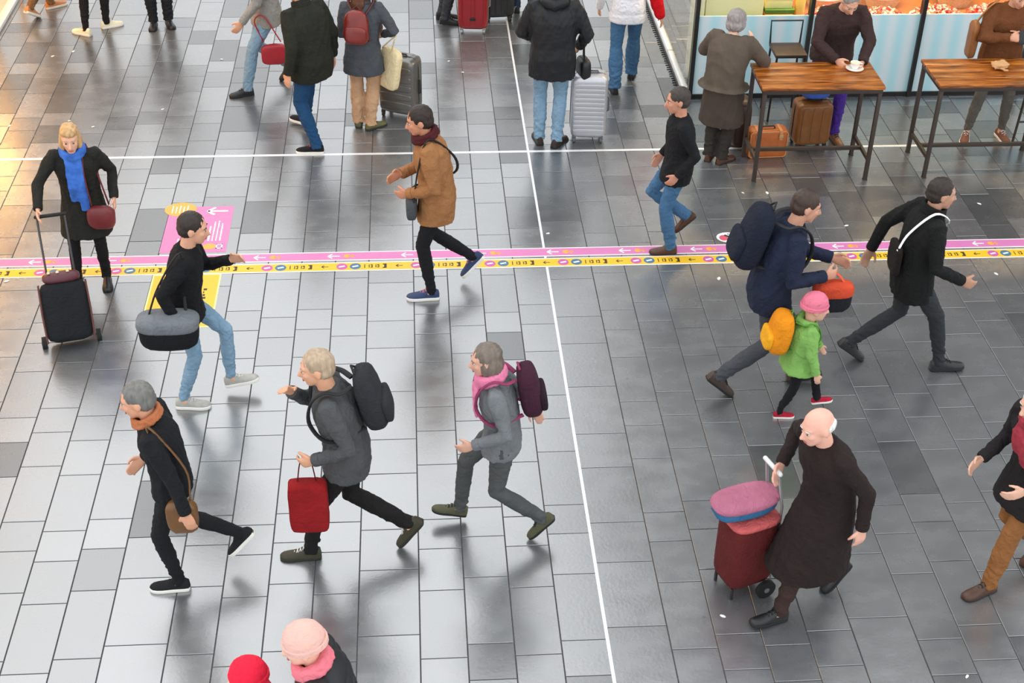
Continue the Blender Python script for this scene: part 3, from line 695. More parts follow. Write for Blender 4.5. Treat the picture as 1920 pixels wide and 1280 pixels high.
def heap(x, y, z, rx, ry, n, seed, label, sz=.02):
    rs = random.Random(seed); r = thing('sweets', label, 'sweets', (x, y, z))
    lots = [MB() for _ in SWEET]
    for _ in range(n):
        a = rs.random() * 6.28; q = math.sqrt(rs.random()); px, py = math.cos(a) * q * rx, math.sin(a) * q * ry
        pz = (1 - q * q) * min(rx, ry) * .5 + .012 + rs.random() * .02; s = sz * (.7 + .6 * rs.random()); d = nrm([rs.gauss(0, 1), rs.gauss(0, 1), rs.gauss(0, 1)]); u = nrm(np.cross(d, UP + V3(.1, .2, 0))); w = np.cross(d, u)
        rs.choice(lots).ell((px, py, pz), (d * s * 1.4, u * s, w * s * .8), 6, 4)
    m_ = MB(); m_.loft([ring((0, 0, min(rx, ry) * .5 * math.sin(q) + .002), V3(1, 0, 0), V3(0, 1, 0), rx * .97 * math.cos(q), ry * .97 * math.cos(q), 16) for q in (0, .3, .6, .9, 1.2, 1.5)]); m_.build('mound', SWEET[4], r)
    for lot, mt in zip(lots, SWEET):
        if lot.n: o = lot.build('pieces', mt, r); o['kind'] = 'stuff'
    return r
def basket(x, y, z, rx, ry, h, label):
    r = thing('basket', label, 'basket', (x, y, z)); a = V3(1, 0, 0); b_ = V3(0, 1, 0)
    MB().loft([ring((0, 0, t), a, b_, rx * f, ry * f, 28) for t, f in ((0, .8), (h * .5, .93), (h, 1.0), (h, .93), (h * .5, .86), (.012, .74))]).build('bowl', surf('wicker', 'd9b98a', .7, 0, .4, 60, .6, 70), r, fix=True)
    th = np.linspace(0, 2 * math.pi, 33); MB().tube([(rx * math.cos(t), ry * math.sin(t), h) for t in th], .016, 8).build('rim', surf('pale_rim', 'efe3d6', .5, 0, .15, 30, 0), r, fix=True); return r
lbl = ('heap of mixed red sweets beside the first black mullion', 'heap of red and pink sweets behind the man with the cup', 'broad heap of pink sweets beside the brown mullion', 'heap of red sweets behind the person with the phone', 'far heap of pink sweets towards the end of the counter')
for i, (x, y, rx, ry) in enumerate(((3.42, 14.62, .26, .18), (3.98, 14.6, .3, .16), (4.62, 14.62, .3, .2), (5.25, 14.62, .3, .2), (5.9, 14.65, .3, .2))): heap(x, y, .78, rx, ry, 260, i, lbl[i])
for i, (x, y, lb) in enumerate(((3.45, 14.98, 'white rimmed round basket of sweets beside the first black mullion'), (4.12, 15.0, 'white rimmed round basket of sweets between the man with the cup and the brown mullion'), (4.95, 15.0, 'white rimmed round basket of sweets right of the brown mullion'))):
    basket(x, y, .78, .21, .17, .13, lb); heap(x, y, .86, .185, .145, 150, 20 + i, ('sweets filling the basket beside the first mullion', 'sweets filling the basket by the man with the cup', 'sweets filling the basket right of the brown mullion')[i], .017)

# ------------------------------------------------------------------ lit shop on the left
ls = thing('window_8', 'glass front of the warmly lit shop on the left, on a white rail', 'window', (-6.1, 9.5, 0)); ls['kind'] = 'structure'
for j in range(8):
    MB().bx(-.05, .05, j * 1.35 + .01, j * 1.35 + 1.34, 0, .05).build('rail', WR, ls, bevel=.006); MB().bx(-.004, .004, j * 1.35 + .01, j * 1.35 + 1.34, .05, 3.0).build('pane', GL, ls, smooth=False)
    MB().bx(-.03, .03, j * 1.35 - .02, j * 1.35 + .02, .05, 3.0).build('mullion', surf('brass_post', 'c9a25a', .35, .6, .1, 5, 0), ls, smooth=False)
tag(MB().bx(-6.5, -6.05, 9.3, 20.9, 3.0, 3.5).build('wall_left', FACADE, smooth=False), 'low fascia above the lit shop on the left', 'wall', kind='structure')
tag(MB().bx(-9.6, -6.17, 9.5, 20.9, 0, .006).build('floor_shop', surf('shop_floor', 'd2ccbe', .5, 0, .1, 3, 0), smooth=False), 'pale floor inside the lit left shop', 'floor', kind='structure')
tag(MB().bx(-9.6, -9.4, 9.3, 20.9, .006, 3.0).build('wall_shop_left', surf('plain_shop_wall', 'd9d4c8', .7, 0, .08, 3, 0), smooth=False), 'pale back wall inside the lit left shop', 'wall', kind='structure')
tag(MB().bx(-9.6, -6.5, 9.3, 20.9, 3.0, 3.2).build('ceiling_left', MATS['shop_ceiling'], smooth=False), 'pale ceiling of the left shop', 'ceiling', kind='structure')
for i, y in enumerate((11, 13.5, 16, 18.5)): shop_light('left_shop_ceiling_%d_offscreen' % (i + 1), -7.2, y, 2.92, .5, 1.6, 110, 'ffb660')
# ------------------------------------------------------------------ luggage and furniture
def pillow(mb, c, ax, p=4., e=4., n=22, m=12, taper=0.):
    """rounded box: ax = 3 half-extent vectors"""
    ax = np.array(ax, float); R = []
    for i in range(m + 1):
        t = -1 + 2 * i / m; t = math.copysign(abs(t) ** .6, t) * .995; f = max(1 - abs(t) ** p, 0.0) ** (1 / p)
        f *= 1 - taper * (t + 1) / 2
        R.append(ring(np.asarray(c) + ax[2] * t, ax[0], ax[1], f, f, n, e))
    return mb.loft(R)
def place(root, tilt=0.):
    pass
def suitcase(label, loc, rz, w, d, h, shell, trim, rib='h', nrib=5, pull=0., tilt=0., group=None, accent=None, handle_side=False):
    """four-wheeled shell case. local x = width, y = depth, z = up"""
    r = thing('suitcase', label, 'suitcase', loc, rz * D2R, group); r.rotation_euler = (tilt * D2R, 0, rz * D2R)
    z0 = .055; hz = (h - z0) / 2; cz = z0 + hz
    mb = MB(); pillow(mb, (0, 0, cz), ((w / 2, 0, 0), (0, d / 2, 0), (0, 0, hz)), 9, 6, 32, 16)
    sh = mb.build('shell', shell, r, fix=True)
    for i in range(nrib):                        # pressed ribs on front and back
        for s in (-1, 1):
            t = (i + .5) / nrib * 2 - 1; b = MB()
            if rib == 'h': pillow(b, (0, s * (d / 2 - .003), cz + t * hz * .8), ((w * .43, 0, 0), (0, .009, 0), (0, 0, hz * .62 / nrib)), 5, 5, 16, 8)
            else: pillow(b, (t * w * .4, s * (d / 2 - .003), cz), ((w * .62 / nrib / 2, 0, 0), (0, .009, 0), (0, 0, hz * .84)), 6, 5, 16, 8)
            b.build('rib', shell, sh, fix=True)
    a = []
    for q in np.linspace(0, 2 * math.pi, 41)[:-1]:
        c, s = math.cos(q), math.sin(q); a.append((math.copysign(abs(c) ** .33, c) * (w / 2 + .0015), 0, cz + math.copysign(abs(s) ** .33, s) * (hz + .0015)))
    MB().tube(a + [a[0]], .006, 6).build('zip_seam', trim, r, fix=True)
    for sx in (-1, 1):
        for sy in (-1, 1):
            wx, wy = sx * (w / 2 - .045), sy * (d / 2 - .04)
            wh = MB().tube([(wx - .011, wy, .026), (wx + .011, wy, .026)], .026, 16).tube([(wx - .014, wy, .026), (wx + .014, wy, .026)], .012, 10).build('wheel', trim, r, fix=True)
            MB().bx(wx - .02, wx + .02, wy - .016, wy + .016, .04, .075).build('wheel_fork', trim, wh, bevel=.005)
    tz = z0 + 2 * hz
    MB().tube([(-.09, 0, tz - .01), (-.075, 0, tz + .022), (.075, 0, tz + .022), (.09, 0, tz - .01)], .011, 8).build('carry_handle', trim, r, fix=True)
    MB().tube([(w / 2 - .008, 0, cz - .09), (w / 2 + .02, 0, cz - .07), (w / 2 + .02, 0, cz + .07), (w / 2 - .008, 0, cz + .09)], .01, 8).build('side_handle', trim, r, fix=True)
    if pull:
        y = d / 2 - .05
        for s in (-1, 1): MB().tube([(s * .1, y, tz - .06), (s * .1, y, tz + pull)], .008, 8).build('pull_rod', surf('rod_metal', (.5, .5, .5), .3, .9, .1, 5, 0), r, fix=True)
        MB().tube([(-.11, y, tz + pull), (.11, y, tz + pull)], .014, 10, round_ends=True).build('pull_grip', trim, r, fix=True)
    if accent is not None: MB().bx(-w * .1, w * .1, -d / 2 - .012, -d / 2 - .004, cz - hz * .62, cz - hz * .52).build('badge', accent, r, bevel=.003)
    return r
def backpack(label, S, mat, strapm, w=.15, h=.22, d=.085, off=.0, up=0., pocket=True, group=None, gap=.145, flapmat=None, soft=.2):
    """worn on the back of figure S"""
    k = S['k']; Fc, Lc, S2, ch = S['Fc'], S['Lc'], S['S2'], S['chest']
    c = ch - Fc * (gap + d) * k + S2 * (.02 + up) * k + Lc * off * k; o_ = np.array([c[0], c[1], c[2]])
    r = thing('backpack', label, 'backpack', o_, 0, group)
    mb = MB(); pillow(mb, V3(0, 0, 0), (Fc * d * k, Lc * w * k, S2 * h * k), 3.2, 3.2, 24, 14, .15); me = mb.mesh('bag', fix=True); displace(me, lambda co: folds(co, 24, 4) * .006 * soft * 5); put('bag_body', me, mat, r)
    if pocket: mb = MB(); pillow(mb, -Fc * (d * .92) * k - S2 * h * .35 * k, (Fc * d * .35 * k, Lc * w * .78 * k, S2 * h * .45 * k), 3.5, 3.5, 18, 10); mb.build('front_pocket', flapmat or mat, r, fix=True)
    for i in (0, 1):
        sg = 1 if i == 0 else -1
        sh = S['sh'][i] - Lc * sg * .055 * k
        p = [ch - Fc * (gap + .01) * k + Lc * sg * .05 * k + S2 * (h * .7 + up) * k, sh - Fc * .085 * k + S2 * .055 * k, sh + S2 * .088 * k - Fc * .005 * k, sh + Fc * .1 * k + S2 * .035 * k, ch + Fc * .158 * k + Lc * sg * .125 * k - S2 * .02 * k, ch + Fc * .06 * k + Lc * sg * .2 * k - S2 * .13 * k, ch - Fc * (gap + .01) * k + Lc * sg * .09 * k - S2 * (h * .65 - up) * k]
        MB().tube(curve([q - o_ for q in p]), .02 * k, 8, ref=S2, flat=.45).build('shoulder_strap', strapm, r, fix=True)
    MB().tube([S2 * h * .97 * k + Lc * .04 * k + Fc * d * .4 * k, S2 * (h + .035) * k + Fc * d * .5 * k, S2 * h * .97 * k - Lc * .04 * k + Fc * d * .4 * k], .008 * k, 6).build('grab_loop', strapm, r, fix=True)
    return r
def bag(name, label, c, X, Y, Z, mat, strapm=None, strap=None, cat='bag', p=3.5, e=3.5, taper=0., flap=None, group=None, amp=.006, sr=.012):
    """soft bag with centre c and half-extent vectors X, Y, Z; strap = list of world points"""
    r = thing(name, label, cat, c, 0, group); mb = MB(); pillow(mb, V3(0, 0, 0), (X, Y, Z), p, e, 24, 14, taper); me = mb.mesh('b', fix=True); displace(me, lambda co: folds(co, 26, 9) * amp); put('bag_body', me, mat, r)
    if flap is not None: mb = MB(); pillow(mb, np.asarray(Z) * .52, (np.asarray(X) * 1.04, np.asarray(Y) * 1.06, np.asarray(Z) * .5), p, e, 22, 10, taper); mb.build('flap', flap, r, fix=True)
    if strap is not None: MB().tube(curve([np.asarray(q) - c for q in strap]), sr, 8, flat=.6).build('strap', strapm or mat, r, fix=True)
    return r

DARKW = surf('table_frame', (.045, .03, .022), .5, .1, .25, 14, .1, 80)
def woodtop():
    m, nt, b = nodes_of('oiled_wood'); N = nt.nodes; L = nt.links
    tc = N.new('ShaderNodeTexCoord'); mp = N.new('ShaderNodeMapping'); mp.inputs['Scale'].default_value = (1.1, 9, 9); L.new(tc.outputs['Object'], mp.inputs[0])
    n1 = N.new('ShaderNodeTexNoise'); n1.inputs['Scale'].default_value = 3.5; n1.inputs['Detail'].default_value = 8; n1.inputs['Distortion'].default_value = .6; L.new(mp.outputs[0], n1.inputs['Vector'])
    r = N.new('ShaderNodeValToRGB'); e = r.color_ramp.elements; e[0].position = .3; e[0].color = (*hexc('3a1c08'), 1); e[1].position = .72; e[1].color = (*hexc('c77a2c'), 1); q = e.new(.5); q.color = (*hexc('96511a'), 1)
    L.new(n1.outputs['Fac'], r.inputs[0]); L.new(r.outputs[0], b.inputs['Base Color']); b.inputs['Roughness'].default_value = .32
    bp = N.new('ShaderNodeBump'); bp.inputs['Strength'].default_value = .15; bp.inputs['Distance'].default_value = .002; L.new(n1.outputs['Fac'], bp.inputs['Height']); L.new(bp.outputs[0], b.inputs['Normal'])
    return m
WOODTOP = woodtop()
def high_table(label, x0, x1, y0, y1, h):
    r = thing('high_table', label, 'table', ((x0 + x1) / 2, (y0 + y1) / 2, 0)); w, d = (x1 - x0) / 2, (y1 - y0) / 2; t = .0185
    n = 4
    for i in range(n): MB().bx(-w, w, -d + 2 * d * i / n + .0006, -d + 2 * d * (i + 1) / n - .0006, h - .03, h).build('plank', WOODTOP, r, bevel=.002)
    MB().bx(-w + .015, w - .015, -d + .015, -d + .05, h - .075, h - .03).bx(-w + .015, w - .015, d - .05, d - .015, h - .075, h - .03).bx(-w + .015, -w + .05, -d + .05, d - .05, h - .075, h - .03).bx(w - .05, w - .015, -d + .05, d - .05, h - .075, h - .03).build('apron', DARKW, r, bevel=.002)
    for sx in (-1, 1):
        for sy in (-1, 1): cx, cy = sx * (w - .035), sy * (d - .035); MB().bx(cx - t, cx + t, cy - t, cy + t, .008, h - .03).bx(cx - t - .004, cx + t + .004, cy - t - .004, cy + t + .004, 0, .008).build('leg', DARKW, r, bevel=.002)
        cx = sx * (w - .035); MB().bx(cx - .014, cx + .014, -d + .035 + t, d - .035 - t, .2, .24).build('end_rail', DARKW, r, bevel=.002)
    MB().bx(-w + .035, w - .035, -.014, .014, .2, .24).build('long_rail', DARKW, r, bevel=.002)
    return r
# ------------------------------------------------------------------ tables by the shop and what stands around them
high_table('high wooden table on dark legs carrying a coffee cup', 2.17, 3.37, 12.33, 12.93, 1.02)
high_table('high wooden table on dark legs carrying a crumpled paper bag', 3.91, 5.2, 12.35, 12.97, 1.02)
r = thing('coffee_cup', 'white coffee cup on a saucer in the hands of the man', 'cup', (3.17, 12.74, 1.02))
CER = plain('porcelain', 'f1efe8', .2, coat=.5); ax, ay = V3(1, 0, 0), V3(0, 1, 0)
MB().loft([ring((0, 0, z), ax, ay, q, q, 28) for z, q in ((.0, .045), (.006, .05), (.012, .08), (.018, .088), (.014, .078), (.01, .04))]).build('saucer', CER, r, fix=True)
MB().loft([ring((0, 0, z), ax, ay, q, q, 28) for z, q in ((.01, .026), (.025, .036), (.055, .046), (.078, .05), (.078, .046), (.05, .042), (.03, .03))]).build('cup', CER, r, fix=True)
MB().tube([(.044, 0, .065), (.07, 0, .062), (.072, 0, .04), (.04, 0, .032)], .006, 8).build('cup_handle', CER, r, fix=True)
MB().loft([ring((0, 0, z), ax, ay, .044, .044, 24) for z in (.06, .068)]).build('coffee_foam', surf('foam', 'e9d9b5', .7, 0, .15, 40, 0), r, fix=True)
r = thing('paper_bag', 'crumpled brown paper bag lying on the high table', 'paper bag', (4.62, 12.72, 1.02)); mb = MB(); mb.ell((0, 0, .045), ((.1, .02, 0), (-.02, .07, 0), (0, .01, .045)), 20, 14); me = mb.mesh('crumple'); displace(me, lambda co: folds(co, 55, 2, (1, 1, 1)) * .022); put('bag_body', me, surf('kraft', 'c99a6a', .8, 0, .2, 20, .4, 60), r)
mb = MB(); mb.tube([(.0, -.05, .03), (.02, -.1, .03), (.015, -.14, .045)], [.03, .02, .028], 10, flat=.5); me = mb.mesh('t'); displace(me, lambda co: folds(co, 60, 4, (1, 1, 1)) * .01); put('twisted_end', me, MATS['kraft'], r)

TAN = leather('tan_leather', 'b5622c'); TAN2 = leather('tan_strap', 'd28a56'); BRS = surf('brass', (.7, .5, .25), .3, .9, .1, 5, 0)
r = thing('leather_suitcase', 'small tan leather suitcase with straps standing under the table', 'suitcase', (2.44, 12.93, 0), 3 * D2R)
MB().bx(-.2, .2, -.075, .075, .0, .3).build('case_body', TAN, r, bevel=.03, segs=4)
for s in (-1, 1):
    pts = [(x_, s * .074, z_) for x_, z_ in ((-.17, .008), (.17, .008), (.192, .03), (.192, .27), (.17, .292), (-.17, .292), (-.192, .27), (-.192, .03), (-.17, .008))]; MB().tube(pts, .007, 6).build('piping', TAN2, r, fix=True)
for x in (-.12, .12):
    o = MB().bx(x - .017, x + .017, -.083, .08, .298, .305).bx(x - .017, x + .017, -.084, -.075, .2, .305).build('strap', TAN2, r, bevel=.002); MB().bx(x - .022, x + .022, -.09, -.082, .23, .26).build('buckle', BRS, o, bevel=.002)
MB().tube([(-.07, 0, .3), (-.06, 0, .325), (.06, 0, .325), (.07, 0, .3)], .01, 8).build('handle', DARKW, r, fix=True)
suitcase('tall brown wheeled suitcase under the table carrying a blue bag', (2.93, 13.12, 0), 4, .38, .26, .52, leather('brown_case', '7a4a1c', .35), plain('case_trim_dark', '1c1612', .5), 'v', 3, 0)
bag('soft_bag', 'blue fabric bag lying on top of the brown wheeled suitcase', V3(2.93, 13.12, .625), V3(.16, 0, 0), V3(0, .11, 0), V3(0, 0, .085), cloth('royal_blue', '3f63b8'), None, None, p=2.5, e=2.6, amp=.012)
r = thing('travel_bag', 'dark brown upright travel bag beside the old woman at the table', 'bag', (2.2, 13.2, 0)); mb = MB(); pillow(mb, (0, 0, .26), ((.1, 0, 0), (0, .16, 0), (0, 0, .26)), 5, 4); mb.build('bag_body', leather('dark_brown_bag', '3a2014'), r, fix=True); MB().tube([(0, -.07, .5), (0, -.05, .58), (0, .05, .58), (0, .07, .5)], .009, 8).build('handle', DARKW, r, fix=True)
r = thing('bar_stool', 'dark metal stool behind the man at the coffee table', 'stool', (2.8, 13.86, 0))
for sx in (-1, 1):
    for sy in (-1, 1): MB().tube([(sx * .17, sy * .17, 0), (sx * .15, sy * .15, .74)], .012, 8).build('leg', BLACK, r, fix=True)
MB().bx(-.17, .17, -.17, .17, .72, .76).build('seat', DARKW, r, bevel=.01); MB().tube([(-.16, .16, .74), (-.17, .18, 1.0), (.17, .18, 1.0), (.16, .16, .74)], .011, 8).build('back_frame', BLACK, r, fix=True)
r = thing('bar_stool', 'dark metal stool behind the person at the second table', 'stool', (5.3, 13.25, 0))
for sx in (-1, 1):
    for sy in (-1, 1): MB().tube([(sx * .19, sy * .17, 0), (sx * .15, sy * .15, .74)], .014, 8).build('leg', DARKW, r, fix=True)
MB().bx(-.18, .18, -.17, .17, .72, .76).build('seat', DARKW, r, bevel=.01); MB().tube([(-.17, -.16, .25), (.17, -.16, .25)], .011, 8).build('foot_rail', DARKW, r, fix=True)

# ------------------------------------------------------------------ shared cloth
LT = plain('lace_pale', 'd8d4cc', .8); LD = plain('lace_dark', '1b1b1c', .8)
SW = plain('sole_white', 'e6e3dc', .6); SB = plain('sole_black', '111112', .7); SBR = plain('sole_brown', '2a1a10', .6)
BLKSHOE = leather('shoe_black', '17171a', .4); BRNSHOE = leather('shoe_brown', '4d2c1a', .35)
BLACKC = cloth('black_cloth', '18181b'); CHAR = cloth('charcoal_cloth', '3b3e42'); DKT = cloth('dark_trousers', '222427'); JEANM = denim('denim_mid', '44698c'); JEANL = denim('denim_light', '7d9bb2'); JEAND = denim('denim_dark', '1f456b')
sneak = lambda c, s, l: ('sneaker', (cloth('shoe_' + c, c), s, l))

# ---- standing and walking figures, far side of the crossing strip
S = skeleton(-5.66, 16.85, 62, 1.76, [(-5.6, 17.08, -25, 0, 0), (-5.76, 16.62, 5, 32, 0)], lean=4)
person('brown_legs', 'person in brown trousers and orange trainers walking beside the lit shop', S, top=cloth('beige_coat', '8d7a62'), legs=cloth('brown_cord', '7a5a3c'), legkw=dict(seed=2), shoes=sneak('c98a5e', SW, LT))
S = skeleton(-4.9, 16.38, 92, 1.74, [(-5.02, 16.22, 58, 0, 0), (-4.82, 16.44, -62, 0, 0)])
person('white_shoes', 'person in narrow black trousers and cream white trainers standing on the concourse', S, top=CHAR, legs=BLACKC, legkw=dict(fit=.82, hem=.8, seed=4), shoes=sneak('efe6c8', SW, LT))
S = skeleton(-4.2, 16.62, -80, 1.78, [(-4.1, 16.55, 10, 0, 0), (-4.27, 16.5, -8, 0, 0)])
person('dark_legs', 'person in dark jeans and black shoes standing behind the blond woman', S, top=BLACKC, legs=denim('denim_black', '23262c'), legkw=dict(hem=1.15, seed=5, amp=.008), shoes=('leather', (BLKSHOE, SB, LD)))
S = skeleton(-2.72, 14.75, 198, 1.74, [(-2.98, 14.52, 0, 0, 0), (-2.5, 14.92, 0, 42, .0)], lean=6, hands=((.32, .2, .86), (-.1, -.3, .84)))
person('grey_jacket', 'person in a pale grey jacket and light jeans walking beside the dark jacketed man', S, hair=('short', '6a5a4a'), top=cloth('pale_grey', '8f8d88'), topkw=dict(hem=.14, seed=6, fit=1.08), legs=JEANL, legkw=dict(seed=7, hem=1.1), shoes=('leather', (BLKSHOE, SB, LD)))
h = S['hand'][1]
bag('shoulder_bag', 'red shoulder bag carried by the person in light jeans', V3(-2.66, 14.55, .46), V3(.14, .02, 0), V3(0, .05, 0), V3(0, 0, .12), leather('red_leather', 'a3202c'), None, [V3(-2.76, 14.55, .6), V3(-2.84, 14.53, .84), V3(-2.74, 14.53, .9), V3(-2.58, 14.56, .6)], flap=None)
S = skeleton(-2.16, 13.34, 138, 1.82, [(-2.16, 13.12, 38, 0, 0), (-2.3, 13.72, 5, 0, .03)], lean=6, hunch=8, twist=-6, head=(5, 12))
person('olive_jacket', 'person in a black green jacket and dark blue jeans walking away', S, hair=('short', '2c2622'), top=cloth('black_green', '25261f'), topkw=dict(hem=.2, fit=1.16, sleeve=1.15, seed=8), legs=JEAND, legkw=dict(seed=9, fit=1.08), shoes=sneak('1b1b1f', SW, plain('lace_red', 'b03a3a', .8)), collar=(cloth('black_green', '25261f'), 'collar'))
S = skeleton(-1.67, 13.68, 82, 1.64, [(-1.75, 13.72, 10, 0, 0), (-1.62, 13.64, -48, 0, 0)], lean=2, hunch=8, hands=((.2, .12, 1.0), (.14, -.2, 1.0)), poles=(None, (-.7, -.8, -.2)), head=(-25, 5))
w6, S6, j6 = person('backpack_woman', 'woman in a charcoal coat and tan trousers standing with long brown hair', S, hair=('long', '5a3520'), top=cloth('charcoal_coat', '4a4d52'), topkw=dict(name='coat', hem=.26, fit=1.06, sleeve=1.05, flare=.03, seed=10), legs=cloth('khaki', 'c09a78'), legkw=dict(seed=11, fit=1.12, hem=1.15, amp=.009), shoes=('sneaker', (leather('olive_shoe', '5c5a34', .6), plain('sole_dark_olive', '2a2a1c', .7), LD)), collar=(cloth('charcoal_coat', '4a4d52'), 'collar'))
backpack('glossy burgundy leather backpack worn over a charcoal coat', S6, leather('burgundy_leather', '7a241c', .25), leather('burgundy_strap', '4a1a16'), .15, .19, .07, .03, -.1, True, gap=.13, soft=.3)
TOTE = cloth('cream_canvas', 'e6d3a8', .12)
e = S6['elb'][1]
bag('tote_bag', 'cream canvas tote bag hanging beside the grey ribbed suitcase', V3(-1.4, 13.7, .66), V3(.04, .03, 0), V3(-.09, .12, 0), V3(.03, 0, .22), TOTE, TOTE, [V3(-1.47, 13.78, .86), e + V3(0, .03, -.07), e + V3(.0, -.03, -.07), V3(-1.38, 13.64, .86)], cat='bag', p=6, e=5, sr=.012)
suitcase('grey metallic suitcase with horizontal ribs beside the tote bag', (-1.3, 13.98, 0), -24, .42, .27, .68, surf('grey_shell', (.17, .165, .155), .3, .6, .12, 4, 0), plain('case_trim_grey', '2c2c2c', .5), 'h', 5, 0)
S = skeleton(-.78, 16.55, 0, 1.78, [(-.8, 16.63, 5, 0, 0), (-.76, 16.47, -5, 0, 0)])
person('red_case_owner', 'person in dark grey trousers standing beside the red suitcase', S, top=CHAR, legs=cloth('slate_trousers', '3c3f45'), legkw=dict(seed=12, hem=1.1), shoes=('leather', (BLKSHOE, SB, LD)))
suitcase('glossy dark red suitcase with vertical ribs standing beside the black one', (-.43, 16.24, 0), -4, .36, .25, .72, surf('red_shell', (.28, .006, .012), .22, .2, .1, 4, 0, coat=.4), plain('case_trim_silver', '9a9a9a', .35, .6), 'v', 2, .3, accent=BLACK)
suitcase('glossy black suitcase with vertical ribs standing beside the red one', (-.1, 16.6, 0), 6, .36, .24, .7, surf('black_shell', (.012, .013, .016), .3, .1, .1, 4, 0, coat=.3), plain('case_trim_black', '141414', .45), 'v', 4, .3)
S = skeleton(.22, 16.86, 80, 1.76, [(.14, 16.84, 10, 0, 0), (.32, 16.8, -10, 0, 0)])
person('navy_legs', 'person in navy clothes standing behind the man in the black padded jacket', S, top=cloth('navy_cloth', '1f2c44'), legs=denim('denim_navy', '22344f'), legkw=dict(seed=13), shoes=('leather', (BLKSHOE, SB, LD)))
S = skeleton(.24, 13.28, 84, 1.83, [(.13, 13.27, 12, 0, 0), (.3, 13.19, -28, 0, 0)], lean=1, hunch=5, hands=((.26, .2, 1.05), (.2, -.27, 1.0)), poles=((-.6, .7, -.3), (-.6, -.7, -.3)), head=(-8, 8))
person('puffer_man', 'man in a black padded jacket and faded jeans standing by the silver suitcase', S, hair=('short', '2a211b'), top=surf('black_nylon', '15161a', .6, 0, .3, 9, .2, 120, .4), topkw=dict(hem=.22, fit=1.2, sleeve=1.25, quilt=.0, amp=.013, seed=14), legs=JEANL, legkw=dict(seed=15, fit=1.02, hem=1.08, amp=.009), shoes=('leather', (leather('shoe_dark', '2a1d18'), SB, LD)), collar=(MATS['black_nylon'], 'hood'))
h = S['elb'][1] * .35 + S['wri'][1] * .65
bag('handbag', 'black bag hanging from the arm of the man in the padded jacket', V3(h[0] + .02, h[1] - .02, h[2] - .3), V3(.06, .02, 0), V3(-.03, .12, 0), V3(0, 0, .14), leather('black_leather', '141416'), None, [V3(h[0] + .02, h[1] - .07, h[2] - .17), h + V3(.015, -.03, -.0), h + V3(.015, .03, .0), V3(h[0] + .02, h[1] + .04, h[2] - .17)], sr=.011)
suitcase('silver suitcase with many fine ribs beside the man in faded jeans', (.64, 13.36, 0), -5, .37, .27, .74, surf('silver_shell', (.52, .52, .55), .35, .5, .12, 4, 0), plain('case_trim_mid', '5a5a5e', .5), 'h', 11, 0)
S = skeleton(1.18, 14.6, 86, 1.7, [(1.07, 14.46, 8, 0, 0), (1.3, 14.82, -10, 0, .02)], lean=3, hands=((.1, .3, .9), (.02, -.36, .84)))
RS = cloth('red_sleeve', 'd8101c', .15)
w10, S10, j10 = person('white_jacket', 'woman in a white jacket and blue jeans walking away past the glass', S, hair=('long', '4a3222'), top=cloth('white_jacket', 'e8e6ea', .05), topkw=dict(hem=.12, fit=1.08, sleeve=1.0, seed=16, quilt=.16, amp=.004), legs=JEANM, legkw=dict(seed=17, fit=1.05, hem=1.3), shoes=('leather', (BLKSHOE, SB, LD)))
o_ = np.array([S10['P'][0], S10['P'][1], 0.]); a, e, w = S10['sh'][1], S10['elb'][1], S10['wri'][1]
mb = MB(); mb.tube([a + V3(0, 0, -.02) - S10['Lc'] * .02, a * .6 + e * .4, e, e * .5 + w * .5, w], [.088, .086, .08, .074, .062], 14, round_ends=True); me = remesh(mb.mesh('s', smooth=False), .012, 3); displace(me, lambda co: folds(co, 30, 3) * .006); put('sleeve', shift(me, o_), RS, j10)

# ---- around the tables
S = skeleton(1.9, 12.82, 58, 1.6, [(1.83, 12.84, 8, 0, 0), (1.95, 12.76, -25, 0, 0)], lean=7, hunch=16, hands=((.42, .18, 1.05), (.32, -.12, 1.16)), poles=((-.3, .9, -.6), (.1, -.9, -.8)), head=(6, 20), points=(None, (.5, .1, .9)), palms=(None, (.3, .9, -.1)))
LADY = surf('taupe_wool', '5a4f45', .85, 0, .3, 6, .3, 200, .2)
w11, S11, j11 = person('old_lady', 'old woman with curly grey hair in a brown coat leaning on the table', S, skin='e3b39a', hair=('curly', '8f8784'), top=surf('taupe_long', '4a4039', .85, 0, .3, 6, .3, 200, .2), topkw=dict(name='long_coat', hem=.48, fit=1.1, flare=.035, sleeve=.9, seed=18), legs=cloth('taupe_trousers', '34302c'), legkw=dict(seed=19, hem=1.2, fit=1.05, amp=.008), shoes=('leather', (BRNSHOE, SBR, LD)))
o_ = np.array([S11['P'][0], S11['P'][1], 0.]); put('cape', shift(jacket_mesh(S11, hem=.02, fit=1.22, flare=.06, sleeve=1.38, cuff=1.0, seed=20, amp=.009, short=.85), o_), LADY, j11)
S = skeleton(3.12, 13.38, -88, 1.8, [(3.24, 13.26, 6, 0, 0), (2.96, 13.46, -6, 0, 0)], lean=12, hunch=12, hands=((.56, .13, 1.06), (.5, -.12, 1.06)), poles=((-.4, .9, -.1), (-.4, -.9, -.1)), head=(4, 38), palms=((0, -.9, -.3), (0, .9, -.3)))
person('cup_man', 'man in a dark brown jumper holding a cup at the table', S, hair=('short', '8b8580'), skin='dba488', top=cloth('brown_jumper', '3a2a28'), topkw=dict(name='jumper', hem=.1, fit=1.14, sleeve=1.15, seed=21), legs=cloth('purple_cord', '4b2f8f'), legkw=dict(seed=22, fit=1.0, amp=.008), shoes=('leather', (leather('shoe_tan', '7a5238'), SBR, LD)), curls=(.9, .9))
S = skeleton(4.86, 13.3, -92, 1.78, [(5.03, 13.24, 8, 0, 0), (4.66, 13.24, -22, 0, 0)], lean=3, hunch=8, hands=((.24, .06, 1.2), (.3, -.06, 1.22)), poles=((-.4, .9, -.2), (-.4, -.9, -.2)), head=(5, 25))
